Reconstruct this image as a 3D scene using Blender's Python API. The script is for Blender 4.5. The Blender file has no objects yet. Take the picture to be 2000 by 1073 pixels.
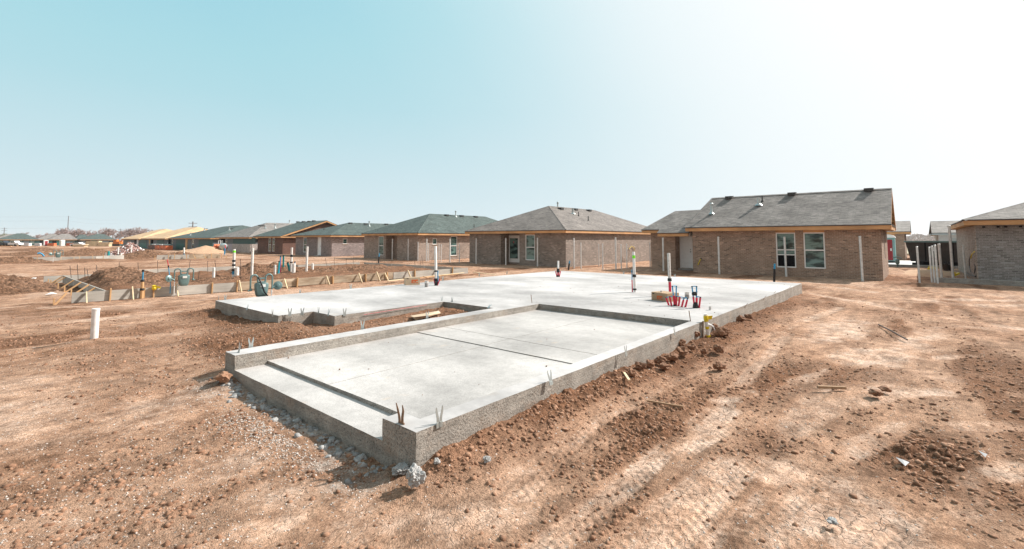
import bpy, math, random
import numpy as np
from mathutils import Vector, noise as mnoise
random.seed(7); R0 = np.random.RandomState(11)
rad = math.radians
col = bpy.context.scene.collection
scene = bpy.context.scene

# ------------------------------------------------------------------ camera and surveying
CAM = Vector((-2.462, -3.124, 1.9)); FPX = 919.4; CY = 406.5
HEAD = rad(40.555); PITCH = rad(3.818)
FW = Vector((math.cos(HEAD)*math.cos(PITCH), math.sin(HEAD)*math.cos(PITCH), math.sin(PITCH)))
RT = Vector((math.sin(HEAD), -math.cos(HEAD), 0)); UPV = RT.cross(FW)
def ray(x, y): return FW + RT*((x-1000)/FPX) - UPV*((y-CY)/FPX)
def Zp(x, y, z=0.): d = ray(x, y); return CAM + d*((z-1.9)/d.z)        # survey: point at height z
def Up(x, y, u): d = ray(x, y); return CAM + d*((u-CAM.x)/d.x)          # point in the plane x=u
def Vp(x, y, v): d = ray(x, y); return CAM + d*((v-CAM.y)/d.y)
def Pl(x, y, a, b, c):
    d = ray(x, y); n = (b-a).cross(c-a); return CAM + d*((a-CAM).dot(n)/d.dot(n))

# ------------------------------------------------------------------ helpers
class MB:
    def __init__(s): s.v = []; s.f = []; s.m = []; s.cm = 0; s.smooth = False
    def add(s, vs, fs):
        o = len(s.v); s.v += [tuple(p) for p in vs]
        for f in fs: s.f.append([i+o for i in f]); s.m.append(s.cm)
        return s
    def quad(s, *p): return s.add(p, [list(range(len(p)))])
    def box(s, x0, x1, y0, y1, z0, z1):
        if x0 > x1: x0, x1 = x1, x0
        if y0 > y1: y0, y1 = y1, y0
        return s.add([(x0,y0,z0),(x1,y0,z0),(x1,y1,z0),(x0,y1,z0),(x0,y0,z1),(x1,y0,z1),(x1,y1,z1),(x0,y1,z1)],
                     [[3,2,1,0],[4,5,6,7],[0,1,5,4],[1,2,6,5],[2,3,7,6],[3,0,4,7]])
    def beam(s, p, q, w, h, up=(0,0,1)):
        p = Vector(p); q = Vector(q); d = (q-p).normalized(); u = Vector(up)
        a = d.cross(u)
        if a.length < 1e-4: a = Vector((1,0,0))
        a.normalize(); b = a.cross(d); vs = []
        for c in (p, q):
            for sx, sy in ((-1,-1),(1,-1),(1,1),(-1,1)): vs.append(c + a*sx*w/2 + b*sy*h/2)
        return s.add(vs, [[3,2,1,0],[4,5,6,7],[0,1,5,4],[1,2,6,5],[2,3,7,6],[3,0,4,7]])
    def tube(s, pts, r, n=8, caps=True):
        pts = [Vector(p) for p in pts]; rs = r if isinstance(r, (list, tuple)) else [r]*len(pts)
        vs = []; fs = []; prev = None
        for i, p in enumerate(pts):
            d = (pts[min(i+1, len(pts)-1)] - pts[max(i-1, 0)]).normalized()
            if prev is None:
                a = d.cross(Vector((0,0,1)))
                if a.length < .01: a = Vector((1,0,0))
            else: a = prev - d*prev.dot(d)
            a.normalize(); prev = a; b = d.cross(a)
            for k in range(n):
                t = 2*math.pi*k/n; vs.append(p + (a*math.cos(t) + b*math.sin(t))*rs[i])
        for i in range(len(pts)-1):
            for k in range(n):
                k2 = (k+1) % n; fs.append([i*n+k, i*n+k2, (i+1)*n+k2, (i+1)*n+k])
        if caps: fs.append(list(range(n))[::-1]); fs.append([(len(pts)-1)*n+k for k in range(n)])
        return s.add(vs, fs)
    def lathe(s, prof, n=20, c=(0,0,0), axis=(0,0,1)):
        A = Vector(axis).normalized(); a = A.cross(Vector((0,1,0)))
        if a.length < .1: a = A.cross(Vector((1,0,0)))
        a.normalize(); b = A.cross(a); c = Vector(c); vs = []; fs = []
        for r, z in prof:
            for k in range(n):
                t = 2*math.pi*k/n; vs.append(c + A*z + (a*math.cos(t)+b*math.sin(t))*r)
        for i in range(len(prof)-1):
            for k in range(n):
                k2 = (k+1) % n; fs.append([i*n+k, i*n+k2, (i+1)*n+k2, (i+1)*n+k])
        fs.append(list(range(n))[::-1]); fs.append([(len(prof)-1)*n+k for k in range(n)])
        return s.add(vs, fs)
    def build(s, name, mats, parent=None):
        off = Vector((0,0,0)); p = parent
        while p is not None: off += p.location; p = p.parent
        me = bpy.data.meshes.new(name)
        me.from_pydata([tuple(Vector(v)-off) for v in s.v], [], s.f)
        if not isinstance(mats, (list, tuple)): mats = [mats]
        for m in mats: me.materials.append(M[m] if isinstance(m, str) else m)
        me.polygons.foreach_set('material_index', s.m)
        if s.smooth: me.polygons.foreach_set('use_smooth', [True]*len(s.f))
        uvl = me.uv_layers.new(name='UVMap'); data = []
        for po in me.polygons:
            n = po.normal; t = Vector((0,0,1)).cross(n)
            t = Vector((1,0,0)) if t.length < .02 else t.normalized()
            b = n.cross(t)
            for vi in po.vertices:
                w = me.vertices[vi].co + off; data += [w.dot(t), w.dot(b)]
        uvl.data.foreach_set('uv', data)
        if s.smooth:
            try: me.set_sharp_from_angle(angle=rad(38))
            except Exception: pass
        o = bpy.data.objects.new(name, me); col.objects.link(o); o.parent = parent
        return o
def tag(o, label=None, cat=None, group=None, kind=None):
    if label: o['label'] = label
    if cat: o['category'] = cat
    if group: o['group'] = group
    if kind: o['kind'] = kind
    return o
def thing(name, label, cat, loc, group=None):
    o = bpy.data.objects.new(name, None); col.objects.link(o); o.location = loc
    o.empty_display_size = .2
    return tag(o, label, cat, group)
def dup(root, loc, rz=0, label=None, group=None, scale=1):
    def cp(o, par):
        c = o.copy(); col.objects.link(c)
        if par: c.parent = par
        for ch in o.children: cp(ch, c)
        return c
    c = cp(root, None); c.location = loc; c.rotation_euler = (0,0,rz); c.scale = (scale,)*3
    if label: c['label'] = label
    if group: c['group'] = group
    return c

# ------------------------------------------------------------------ materials
M = {}
def nmat(name):
    m = bpy.data.materials.new(name); m.use_nodes = True; nt = m.node_tree; nt.nodes.clear()
    o = nt.nodes.new('ShaderNodeOutputMaterial'); b = nt.nodes.new('ShaderNodeBsdfPrincipled')
    nt.links.new(b.outputs[0], o.inputs[0]); M[name] = m
    return m, nt, b
def N(nt, t, **k):
    n = nt.nodes.new(t)
    for a, v in k.items():
        if a in n.inputs.keys(): n.inputs[a].default_value = v
        else: setattr(n, a, v)
    return n
def L(nt, a, b): nt.links.new(a, b)
def c4(c): return (c[0], c[1], c[2], 1)
def mix(nt, fac, a, b, mode='MIX'):
    n = nt.nodes.new('ShaderNodeMix'); n.data_type = 'RGBA'; n.blend_type = mode
    for s, v in ((0, fac), (6, a), (7, b)):
        if hasattr(v, 'links'): L(nt, v, n.inputs[s])
        elif v is not None: n.inputs[s].default_value = v if s == 0 else c4(v)
    return n.outputs[2]
def mathn(nt, op, a, b=None, clamp=False):
    n = nt.nodes.new('ShaderNodeMath'); n.operation = op; n.use_clamp = clamp
    for i, v in enumerate((a, b)):
        if hasattr(v, 'links'): L(nt, v, n.inputs[i])
        elif v is not None: n.inputs[i].default_value = v
    return n.outputs[0]
def noi(nt, vec, scale, detail=4, rough=.55):
    n = nt.nodes.new('ShaderNodeTexNoise'); n.inputs['Scale'].default_value = scale
    n.inputs['Detail'].default_value = detail; n.inputs['Roughness'].default_value = rough
    if vec is not None: L(nt, vec, n.inputs['Vector'])
    return n.outputs['Fac']
def ramp(nt, fac, stops):
    n = nt.nodes.new('ShaderNodeValToRGB'); L(nt, fac, n.inputs[0]); e = n.color_ramp.elements
    while len(e) < len(stops): e.new(.5)
    for i, (p, c) in enumerate(stops):
        e[i].position = p; e[i].color = c4(c) if not isinstance(c, (int, float)) else (c,c,c,1)
    return n.outputs[0]
def mapping(nt, src, scale):
    n = nt.nodes.new('ShaderNodeMapping'); n.inputs['Scale'].default_value = scale; L(nt, src, n.inputs[0]); return n.outputs[0]
def bump(nt, b, h, strength, dist):
    n = nt.nodes.new('ShaderNodeBump'); n.inputs['Strength'].default_value = strength
    n.inputs['Distance'].default_value = dist; L(nt, h, n.inputs['Height']); L(nt, n.outputs[0], b.inputs['Normal']); return n
def geo(nt): return nt.nodes.new('ShaderNodeNewGeometry').outputs['Position']
def simple(name, c, rough=.6, metal=0, var=.18, scale=6, bmp=0, c2=None):
    m, nt, b = nmat(name); p = geo(nt); f = noi(nt, p, scale, 5)
    c2 = c2 or tuple(x*(1-var) for x in c)
    k = mix(nt, ramp(nt, f, [(.3, 0), (.7, 1)]), c2, tuple(min(1, x*(1+var*.5)) for x in c))
    L(nt, k, b.inputs['Base Color']); b.inputs['Roughness'].default_value = rough; b.inputs['Metallic'].default_value = metal
    if bmp: bump(nt, b, noi(nt, p, scale*6, 4), .5, bmp)
    if max(c) < .03 and rough > .6: b.inputs['Specular IOR Level'].default_value = 0
    elif max(c) < .06: b.inputs['Specular IOR Level'].default_value = .3
    return m
def brick(name, c1, c2, mortar, light=None, soldier=True):
    m, nt, b = nmat(name); uv = N(nt, 'ShaderNodeUVMap').outputs[0]
    t = N(nt, 'ShaderNodeTexBrick'); L(nt, uv, t.inputs['Vector'])
    for k, v in (('Scale', 1), ('Mortar Size', .009), ('Mortar Smooth', .3), ('Bias', 0), ('Brick Width', .205), ('Row Height', .0725)): t.inputs[k].default_value = v
    t.inputs['Color1'].default_value = c4(c1); t.inputs['Color2'].default_value = c4(c2); t.inputs['Mortar'].default_value = c4(mortar)
    t2 = N(nt, 'ShaderNodeTexBrick'); L(nt, uv, t2.inputs['Vector'])
    for k, v in (('Scale', 1), ('Mortar Size', 0), ('Bias', 0), ('Brick Width', .205), ('Row Height', .0725)): t2.inputs[k].default_value = v
    t2.inputs['Color1'].default_value = (0,0,0,1); t2.inputs['Color2'].default_value = (1,1,1,1)
    k = mix(nt, ramp(nt, t2.outputs['Color'], [(.90, 0), (.93, .7)]), t.outputs['Color'], tuple(x*.45 for x in c1))
    k = mix(nt, ramp(nt, t2.outputs['Color'], [(.05, .6), (.08, 0)]), k, light or tuple(min(.8, x*1.7) for x in c2))
    k = mix(nt, t.outputs['Fac'], k, mortar)
    n = noi(nt, geo(nt), 1.3, 5, .65); k = mix(nt, 1., k, ramp(nt, n, [(.3, .78), (.7, 1.1)]), 'MULTIPLY')
    n2 = noi(nt, geo(nt), 30, 4, .6); k = mix(nt, 1., k, ramp(nt, n2, [(.3, .7), (.7, 1.2)]), 'MULTIPLY')
    L(nt, k, b.inputs['Base Color']); b.inputs['Roughness'].default_value = .85
    h = mathn(nt, 'SUBTRACT', n2, t.outputs['Fac']); bump(nt, b, h, .8, .008)
def shingle(name, a, b2, c, rx=0):
    m, nt, b = nmat(name); uv = N(nt, 'ShaderNodeUVMap').outputs[0]
    t = N(nt, 'ShaderNodeTexBrick'); L(nt, uv, t.inputs['Vector']); t.offset = .37; t.offset_frequency = 3
    for k, v in (('Scale', 1), ('Mortar Size', .006), ('Mortar Smooth', .1), ('Bias', 0), ('Brick Width', .31), ('Row Height', .14)): t.inputs[k].default_value = v
    t.inputs['Color1'].default_value = c4(a); t.inputs['Color2'].default_value = c4(b2); t.inputs['Mortar'].default_value = c4(tuple(x*.45 for x in a))
    f = noi(nt, mapping(nt, uv, (3.2, 14, 1)), 1, 3, .6)
    k = mix(nt, ramp(nt, f, [(.42, 0), (.62, .8)]), t.outputs['Color'], c)
    f2 = noi(nt, mapping(nt, uv, (.9, 1.2, 1)), 1, 3); k = mix(nt, 1., k, ramp(nt, f2, [(.32, .74), (.68, 1.2)]), 'MULTIPLY')
    f3 = noi(nt, geo(nt), 60, 2); k = mix(nt, 1., k, ramp(nt, f3, [(.3, .8), (.7, 1.15)]), 'MULTIPLY')
    L(nt, k, b.inputs['Base Color']); b.inputs['Roughness'].default_value = .9
    bump(nt, b, mathn(nt, 'SUBTRACT', f3, t.outputs['Fac']), .6, .01)
brick('brick_tan', (.28,.18,.132), (.39,.265,.195), (.45,.37,.305))
brick('brick_mid', (.18,.135,.115), (.30,.245,.21), (.38,.34,.30))
brick('brick_pink', (.25,.185,.15), (.38,.30,.25), (.45,.39,.35))
brick('brick_mauve', (.22,.18,.18), (.32,.265,.255), (.34,.30,.29))
brick('brick_red', (.13,.06,.045), (.19,.095,.07), (.20,.15,.13))
brick('brick_white', (.19,.175,.17), (.29,.27,.26), (.36,.35,.34), light=(.42,.42,.42))
brick('brick_pale', (.48,.40,.37), (.60,.50,.46), (.62,.58,.55))
shingle('shingle_grey', (.14,.13,.126), (.22,.203,.192), (.32,.29,.27))
shingle('shingle_brown', (.11,.098,.092), (.18,.16,.15), (.26,.23,.21))
shingle('shingle_teal', (.036,.056,.055), (.06,.085,.081), (.13,.165,.155))
simple('drip_edge', (.05,.05,.05), .6)
def wood(name, c, c2, grain=(2, 40, 2)):
    m, nt, b = nmat(name); uv = N(nt, 'ShaderNodeUVMap').outputs[0]
    f = noi(nt, mapping(nt, uv, grain), 1, 5, .6); g = noi(nt, geo(nt), .9, 3)
    k = mix(nt, ramp(nt, f, [(.3, 0), (.7, 1)]), c, c2); k = mix(nt, 1., k, ramp(nt, g, [(.3, .75), (.7, 1.15)]), 'MULTIPLY')
    L(nt, k, b.inputs['Base Color']); b.inputs['Roughness'].default_value = .75; bump(nt, b, f, .3, .004)
wood('wood_fascia', (.50,.255,.105), (.64,.365,.175)); wood('wood_stake', (.50,.28,.13), (.64,.41,.21)); wood('wood_pale', (.62,.48,.30), (.76,.62,.42))
wood('plywood', (.58,.375,.21), (.70,.475,.28), (1.2, 2.4, 1)); wood('osb', (.55,.33,.15), (.66,.42,.2), (3, 3, 3))
wood('form_board', (.34,.32,.29), (.47,.45,.41), (1, 14, 1)); wood('form_stained', (.20,.13,.075), (.50,.42,.32), (1.1, 5, 1))
simple('white_paint', (.80,.80,.80), .45, var=.06); simple('door_paint', (.80,.83,.85), .45, var=.06)
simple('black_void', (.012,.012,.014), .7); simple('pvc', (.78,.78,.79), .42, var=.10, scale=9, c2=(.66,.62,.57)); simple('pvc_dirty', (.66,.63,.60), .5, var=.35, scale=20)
simple('black_tape', (.018,.018,.02), .45); simple('blue_pipe', (.02,.28,.52), .4); simple('teal_pipe', (.01,.30,.33), .4)
simple('red_pipe', (.62,.02,.06), .4); simple('galvanized', (.70,.71,.71), .45, .15, var=.2, scale=9); simple('bright_metal', (.46,.51,.51), .38, .6, var=.2)
simple('rust', (.27,.17,.11), .8, .2, var=.4, scale=25); simple('rebar', (.11,.085,.075), .7, .4); simple('meter_teal', (.125,.20,.20), .4, .15, var=.15, scale=12)
simple('meter_dial', (.62,.64,.62), .4); simple('cardboard', (.40,.27,.165), .85, var=.12); simple('cardboard_pale', (.56,.43,.30), .85, var=.12)
simple('orange_print', (.66,.13,.03), .7); simple('black_plastic', (.02,.02,.022), .35); simple('dumpster_paint', (.055,.047,.045), .5, .1, var=.3, scale=3)
simple('sheath_green', (.022,.135,.12), .6, var=.22, scale=2); simple('sheath_dark', (.02,.085,.08), .6, var=.2); simple('wrap_grey', (.13,.155,.17), .7, var=.12, scale=2)
simple('wrap_pale', (.45,.40,.45), .7); simple('yellow_tape', (.75,.55,.01), .4, var=.3, scale=60); simple('lime', (.20,.85,.02), .5); simple('yellow_plastic', (.80,.60,.02), .4)
simple('bark', (.25,.19,.175), .9, var=.3); simple('twig', (.40,.32,.31), .9, var=.3); simple('leaf_olive', (.13,.12,.05), .9, var=.3)
simple('red_door', (.28,.012,.022), .5); simple('teal_plastic', (.20,.37,.37), .5); simple('light_siding', (.60,.63,.65), .7, var=.05); simple('garage_grey', (.42,.47,.49), .6, var=.05)
simple('pole_grey', (.18,.18,.19), .8); simple('machine_orange', (.55,.17,.03), .5); simple('machine_dark', (.03,.04,.045), .5); simple('car_white', (.75,.76,.78), .25, var=.03); simple('car_dark', (.03,.04,.06), .25)
simple('tyre', (.02,.02,.02), .8); simple('old_wood', (.36,.23,.14), .9, var=.3, scale=30); simple('stucco_brown', (.36,.28,.21), .9); simple('concrete_pour', (.60,.59,.57), .85, var=.1); simple('brick_chips', (.42,.27,.24), .9, var=.4, scale=9)
simple('orange_mesh', (.62,.16,.06), .7, var=.3); simple('white_cloth', (.75,.75,.77), .7); simple('blue_paint', (.03,.06,.35), .5)
m, nt, b = nmat('glass'); p = geo(nt)
k = mix(nt, ramp(nt, noi(nt, mapping(nt, p, (.8,.8,2.2)), 1.6, 4), [(.42, 0), (.56, 1)]), (.015,.04,.04), (.15,.25,.235))  # reflections painted into the pane colour as pale teal blotches
L(nt, k, b.inputs['Base Color']); b.inputs['Roughness'].default_value = .04; b.inputs['Specular IOR Level'].default_value = .45
bump(nt, b, noi(nt, p, 1.2, 2), .12, .05)
# concrete: trowelled top, honeycombed formed faces
def concrete(name, top, side, fine):
    m, nt, b = nmat(name); p = geo(nt)
    g = nt.nodes.new('ShaderNodeNewGeometry'); sx = N(nt, 'ShaderNodeSeparateXYZ'); L(nt, g.outputs['True Normal'], sx.inputs[0])
    up = ramp(nt, sx.outputs['Z'], [(.45, 0), (.8, 1)])
    sw = noi(nt, mapping(nt, p, (.55, .35, 1)), 1.1, 6, .62); sw2 = noi(nt, p, 9, 5, .6)
    kt = mix(nt, ramp(nt, sw, [(.34, 0), (.66, 1)]), tuple(x*.58 for x in top), tuple(min(.9, x*1.12) for x in top))
    st = noi(nt, mapping(nt, p, (.9, 1.1, 1)), 2.3, 3, .5)
    kt = mix(nt, ramp(nt, st, [(.66, 0), (.80, .45 if fine else .15)]), kt, (.62,.46,.30))
    kt = mix(nt, 1., kt, ramp(nt, sw2, [(.3, .9), (.7, 1.06)]), 'MULTIPLY')
    if fine: kt = mix(nt, 1., kt, ramp(nt, noi(nt, p, 70, 2), [(.36, .82), (.6, 1.04)]), 'MULTIPLY')
    a = noi(nt, p, 3.5, 5, .7); c = noi(nt, p, 45, 4, .7)
    ks = mix(nt, ramp(nt, a, [(.35, 0), (.65, 1)]), tuple(x*.62 for x in side), side)
    vo = N(nt, 'ShaderNodeTexVoronoi'); vo.inputs['Scale'].default_value = 42; L(nt, p, vo.inputs['Vector'])
    pits = ramp(nt, noi(nt, p, 60, 3, .6), [(.34, 0), (.42, 1)])
    ks = mix(nt, 1., ks, ramp(nt, c, [(.3, .74), (.65, 1.14)]), 'MULTIPLY'); ks = mix(nt, pits, tuple(x*.66 for x in side), ks)
    bl = noi(nt, mapping(nt, p, (1.2, 1.2, 26)), 1, 4, .6); ks = mix(nt, 1., ks, ramp(nt, bl, [(.35, .84), (.6, 1.1)]), 'MULTIPLY'); sp_ = noi(nt, mapping(nt, p, (1, 1, 1.6)), 2.2, 6, .7); ks = mix(nt, ramp(nt, sp_, [(.52, 0), (.72, .55)]), ks, (.33,.22,.15))
    k = mix(nt, up, ks, kt); L(nt, k, b.inputs['Base Color']); b.inputs['Roughness'].default_value = .8
    hs = mathn(nt, 'ADD', mathn(nt, 'MULTIPLY', c, .6), pits); ht = mathn(nt, 'MULTIPLY', sw2, .08)
    mx = nt.nodes.new('ShaderNodeMix'); L(nt, up, mx.inputs[0]); L(nt, hs, mx.inputs[2]); L(nt, ht, mx.inputs[3])
    bump(nt, b, mx.outputs[0], 1., .022)
concrete('concrete', (.505,.488,.485), (.40,.365,.325), False); concrete('concrete_garage', (.505,.484,.47), (.40,.365,.325), True); concrete('kerb_concrete', (.66,.64,.60), (.42,.39,.36), False)
# soil
def soil(name, ground):
    m, nt, b = nmat(name); p = geo(nt)
    n1 = noi(nt, p, .55, 6, .6); n2 = noi(nt, p, 4.5, 6, .65); n3 = noi(nt, p, 24, 5, .7); n4 = noi(nt, p, 95, 3, .7)
    base = mix(nt, ramp(nt, n2, [(.3, 0), (.7, 1)]), (.32,.168,.098), (.52,.315,.21))
    base = mix(nt, ramp(nt, n1, [(.36, 0), (.64, .7)]), base, (.60,.39,.275))
    if ground:
        at = N(nt, 'ShaderNodeAttribute', attribute_name='masks'); sp = N(nt, 'ShaderNodeSeparateColor'); L(nt, at.outputs['Color'], sp.inputs[0])
        pale, dark, grav = sp.outputs[0], sp.outputs[1], sp.outputs[2]
        pf = ramp(nt, mathn(nt, 'ADD', pale, mathn(nt, 'MULTIPLY', mathn(nt, 'SUBTRACT', n3, .5), .9)), [(.35, 0), (.75, 1)])
        pf = mathn(nt, 'MULTIPLY', pf, ramp(nt, noi(nt, p, 2.6, 6, .72), [(.38, .15), (.62, .9)])); base = mix(nt, pf, base, (.66,.49,.39))
        df = ramp(nt, mathn(nt, 'ADD', dark, mathn(nt, 'MULTIPLY', mathn(nt, 'SUBTRACT', n2, .5), .8)), [(.2, 0), (.8, 1)])
        base = mix(nt, df, base, (.25,.128,.074))
        gf = ramp(nt, mathn(nt, 'ADD', grav, mathn(nt, 'MULTIPLY', mathn(nt, 'SUBTRACT', n2, .5), 1.2)), [(.35, 0), (.8, .75)])
        base = mix(nt, gf, base, (.50,.46,.42))
        vo = N(nt, 'ShaderNodeTexVoronoi'); vo.inputs['Scale'].default_value = 34; L(nt, p, vo.inputs['Vector'])
        vs = N(nt, 'ShaderNodeSeparateColor'); L(nt, vo.outputs['Color'], vs.inputs[0])
        pick = mathn(nt, 'MULTIPLY', ramp(nt, vs.outputs[0], [(.90, 0), (.93, 1)]), ramp(nt, vo.outputs['Distance'], [(.22, 1), (.34, 0)]))
        base = mix(nt, mathn(nt, 'MULTIPLY', pick, .75), base, (.66,.60,.55))
        pk2 = mathn(nt, 'MULTIPLY', ramp(nt, vs.outputs[1], [(.80, 0), (.84, 1)]), ramp(nt, vo.outputs['Distance'], [(.25, 1), (.38, 0)]))
        base = mix(nt, mathn(nt, 'MULTIPLY', pk2, .6), base, (.20,.115,.075))
        big = noi(nt, mapping(nt, p, (.45, 1.35, .2)), 1.7, 9, .72); base = mix(nt, 1., base, ramp(nt, big, [(.36, .66), (.5, .98), (.64, 1.18)]), 'MULTIPLY'); base = mix(nt, 1., base, ramp(nt, n2, [(.34, .68), (.5, 1.), (.66, 1.16)]), 'MULTIPLY')  # second multiply paints small clod shadows into the soil colour
    else:
        base = mix(nt, .6, base, (.21,.108,.062)); vo = N(nt, 'ShaderNodeTexVoronoi'); vo.inputs['Scale'].default_value = 9; L(nt, p, vo.inputs['Vector']); vs = N(nt, 'ShaderNodeSeparateColor'); L(nt, vo.outputs['Color'], vs.inputs[0]); base = mix(nt, 1., base, ramp(nt, vs.outputs[0], [(.1, .5), (.9, 1.1)]), 'MULTIPLY')
    base = mix(nt, 1., base, ramp(nt, n3, [(.3, .72), (.7, 1.2)]), 'MULTIPLY'); base = mix(nt, 1., base, ramp(nt, n4, [(.3, .60), (.7, 1.25)]), 'MULTIPLY')
    L(nt, base, b.inputs['Base Color']); b.inputs['Roughness'].default_value = 1; b.inputs['Specular IOR Level'].default_value = .15
    if ground:
        rough = mathn(nt, 'SUBTRACT', 1.15, pale, True)
        h = mathn(nt, 'ADD', mathn(nt, 'MULTIPLY', n3, 1.), mathn(nt, 'MULTIPLY', n4, .5))
        cr = N(nt, 'ShaderNodeTexVoronoi', feature='DISTANCE_TO_EDGE'); cr.inputs['Scale'].default_value = 10
        w = nt.nodes.new('ShaderNodeVectorMath'); w.operation = 'ADD'; nn = N(nt, 'ShaderNodeTexNoise'); nn.inputs['Scale'].default_value = 9; L(nt, p, nn.inputs['Vector'])
        sc = nt.nodes.new('ShaderNodeVectorMath'); sc.operation = 'SCALE'; L(nt, nn.outputs['Color'], sc.inputs[0]); sc.inputs['Scale'].default_value = .12
        L(nt, p, w.inputs[0]); L(nt, sc.outputs[0], w.inputs[1]); L(nt, w.outputs[0], cr.inputs['Vector'])
        crk = mathn(nt, 'MULTIPLY', ramp(nt, cr.outputs['Distance'], [(0, 0), (.05, 1)]), pale)
        h = mathn(nt, 'ADD', mathn(nt, 'MULTIPLY', h, rough), mathn(nt, 'MULTIPLY', crk, .2))
        bump(nt, b, h, 1., .045)
    else:
        bump(nt, b, mathn(nt, 'ADD', mathn(nt, 'SUBTRACT', n3, mathn(nt, 'MULTIPLY', vo.outputs['Distance'], 1.4)), mathn(nt, 'MULTIPLY', n4, .4)), 1., .07)
soil('ground_soil', True); soil('mound_soil', False)
def stone_mat(name, a, c):
    m, nt, b = nmat(name); p = geo(nt)
    at = N(nt, 'ShaderNodeAttribute', attribute_name='tone'); k = mix(nt, at.outputs['Fac'], a, c)
    k = mix(nt, 1., k, ramp(nt, noi(nt, p, 60, 4, .7), [(.3, .65), (.7, 1.2)]), 'MULTIPLY')
    L(nt, k, b.inputs['Base Color']); b.inputs['Roughness'].default_value = .95; bump(nt, b, noi(nt, p, 120, 3), .7, .006)
stone_mat('clod', (.20,.10,.058), (.38,.215,.135)); stone_mat('pebble', (.34,.27,.22), (.64,.58,.54)); stone_mat('rubble', (.24,.24,.24), (.62,.61,.60))
simple('sand', (.50,.32,.205), 1, var=.2, scale=5, bmp=.02)

# ------------------------------------------------------------------ terrain
def hash2(ix, iy, s):
    n = (ix.astype(np.int64)*374761393 + iy.astype(np.int64)*668265263 + s*1442695041) & 0xffffffff
    n = ((n ^ (n >> 13))*1274126177) & 0xffffffff
    return ((n ^ (n >> 16)) & 0xffff)/65535.
def vn(x, y, s=0):
    ix = np.floor(x); iy = np.floor(y); fx = x-ix; fy = y-iy
    fx = fx*fx*fx*(fx*(fx*6-15)+10); fy = fy*fy*fy*(fy*(fy*6-15)+10)
    a = hash2(ix, iy, s); b = hash2(ix+1, iy, s); c = hash2(ix, iy+1, s); d = hash2(ix+1, iy+1, s)
    return (a*(1-fx)+b*fx)*(1-fy) + (c*(1-fx)+d*fx)*fy
def fbm(x, y, f, o=4, s=0):
    r = 0.; a = .5; t = 0.
    for i in range(o):
        r = r + a*vn(x*f+17.3*i, y*f-9.1*i, s+i); t += a; a *= .5; f *= 2.03
    return r/t
def domes(x, y, cell, s, keep=.7):
    """rounded clods: height of the tallest half-buried lump at each point, in units of the cell"""
    X = x/cell; Y = y/cell; ix = np.floor(X); iy = np.floor(Y); best = np.zeros_like(X)
    for dx in (-1, 0, 1):
        for dy in (-1, 0, 1):
            cx = ix+dx; cy = iy+dy; jx = cx + hash2(cx, cy, s); jy = cy + hash2(cx, cy, s+7); rr = .18+.42*hash2(cx, cy, s+13)**1.6
            rr = np.where(hash2(cx, cy, s+21) < keep, rr, 0.01)
            d2 = ((X-jx)**2 + (Y-jy)**2)/(rr*rr)
            best = np.maximum(best, rr*np.clip(1-np.sqrt(d2)*(.8+.4*hash2(cx, cy, s+31)), 0, 1)**.6)
    return best
def sstep(a, b, x): t = np.clip((x-a)/(b-a), 0, 1); return t*t*(3-2*t)
BU = [-2, -.3, .0, .25, 1.2, 2.1, 3.3, 4.6, 6, 7.2, 9.4, 11.9, 17.2, 18]
BZ = [0, 0, .05, .14, .17, .22, .19, .12, .11, .08, .06, .07, .03, 0]
def macro(u, v):
    u = np.asarray(u, float); v = np.asarray(v, float)
    h = .09*(fbm(u, v, .22, 3, 5)-.5) * sstep(20, 6, np.abs(u-8)*.6) + .05*(fbm(u, v, .7, 3, 9)-.5)
    d = np.clip(-v, 0, 9); h = h + np.interp(u, BU, BZ)*np.exp(-(d/.55)**1.5)*(v < 0.3)
    h = h + (-.02 + .10*sstep(3.2, 4., v))*np.exp(-(np.clip(-u, 0, 9)/.4)**2)*sstep(-.3, .4, v)*sstep(5., 4.2, v)*(u < .1)
    notch = sstep(-.3, .8, u)*sstep(5.7, 5.3, u)*sstep(4.0, 4.3, v)*sstep(8.5, 6.2, v); h = h + notch*(.10+.022*np.clip(u, 0, 6))
    dl = np.clip(1.8-u, 0, 9); h = h + .12*np.exp(-(dl/.8)**1.5)*sstep(5, 6.5, v)*sstep(11.8, 10.3, v)*(u < 2)
    db = np.clip(v-10.45, 0, 9); h = h + .08*np.exp(-(db/.8)**1.5)*sstep(1, 2, u)*sstep(18.5, 16.5, u)*(v > 10)
    lot = sstep(.6, 1.3, u)*sstep(15.6, 15.0, u)*sstep(16.15, 16.7, v)*sstep(25.6, 25.0, v); h = h + lot*(.15+.25*fbm(u, v, .8, 4, 31))
    h = h - .85*sstep(60, 330, v)
    md = sstep(33, 50, v)*sstep(19, 13, u)*sstep(160, 120, v); h = h + md*.9*np.clip(fbm(u, v, .16, 5, 41)-.5, 0, 1)
    pm = np.exp(-((u+.80)**2 + (v-8.27)**2)/.6**2); h = h*(1-pm) + .12*pm
    return h
def gz(u, v): return float(macro(np.array([u]), np.array([v]))[0])
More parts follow.
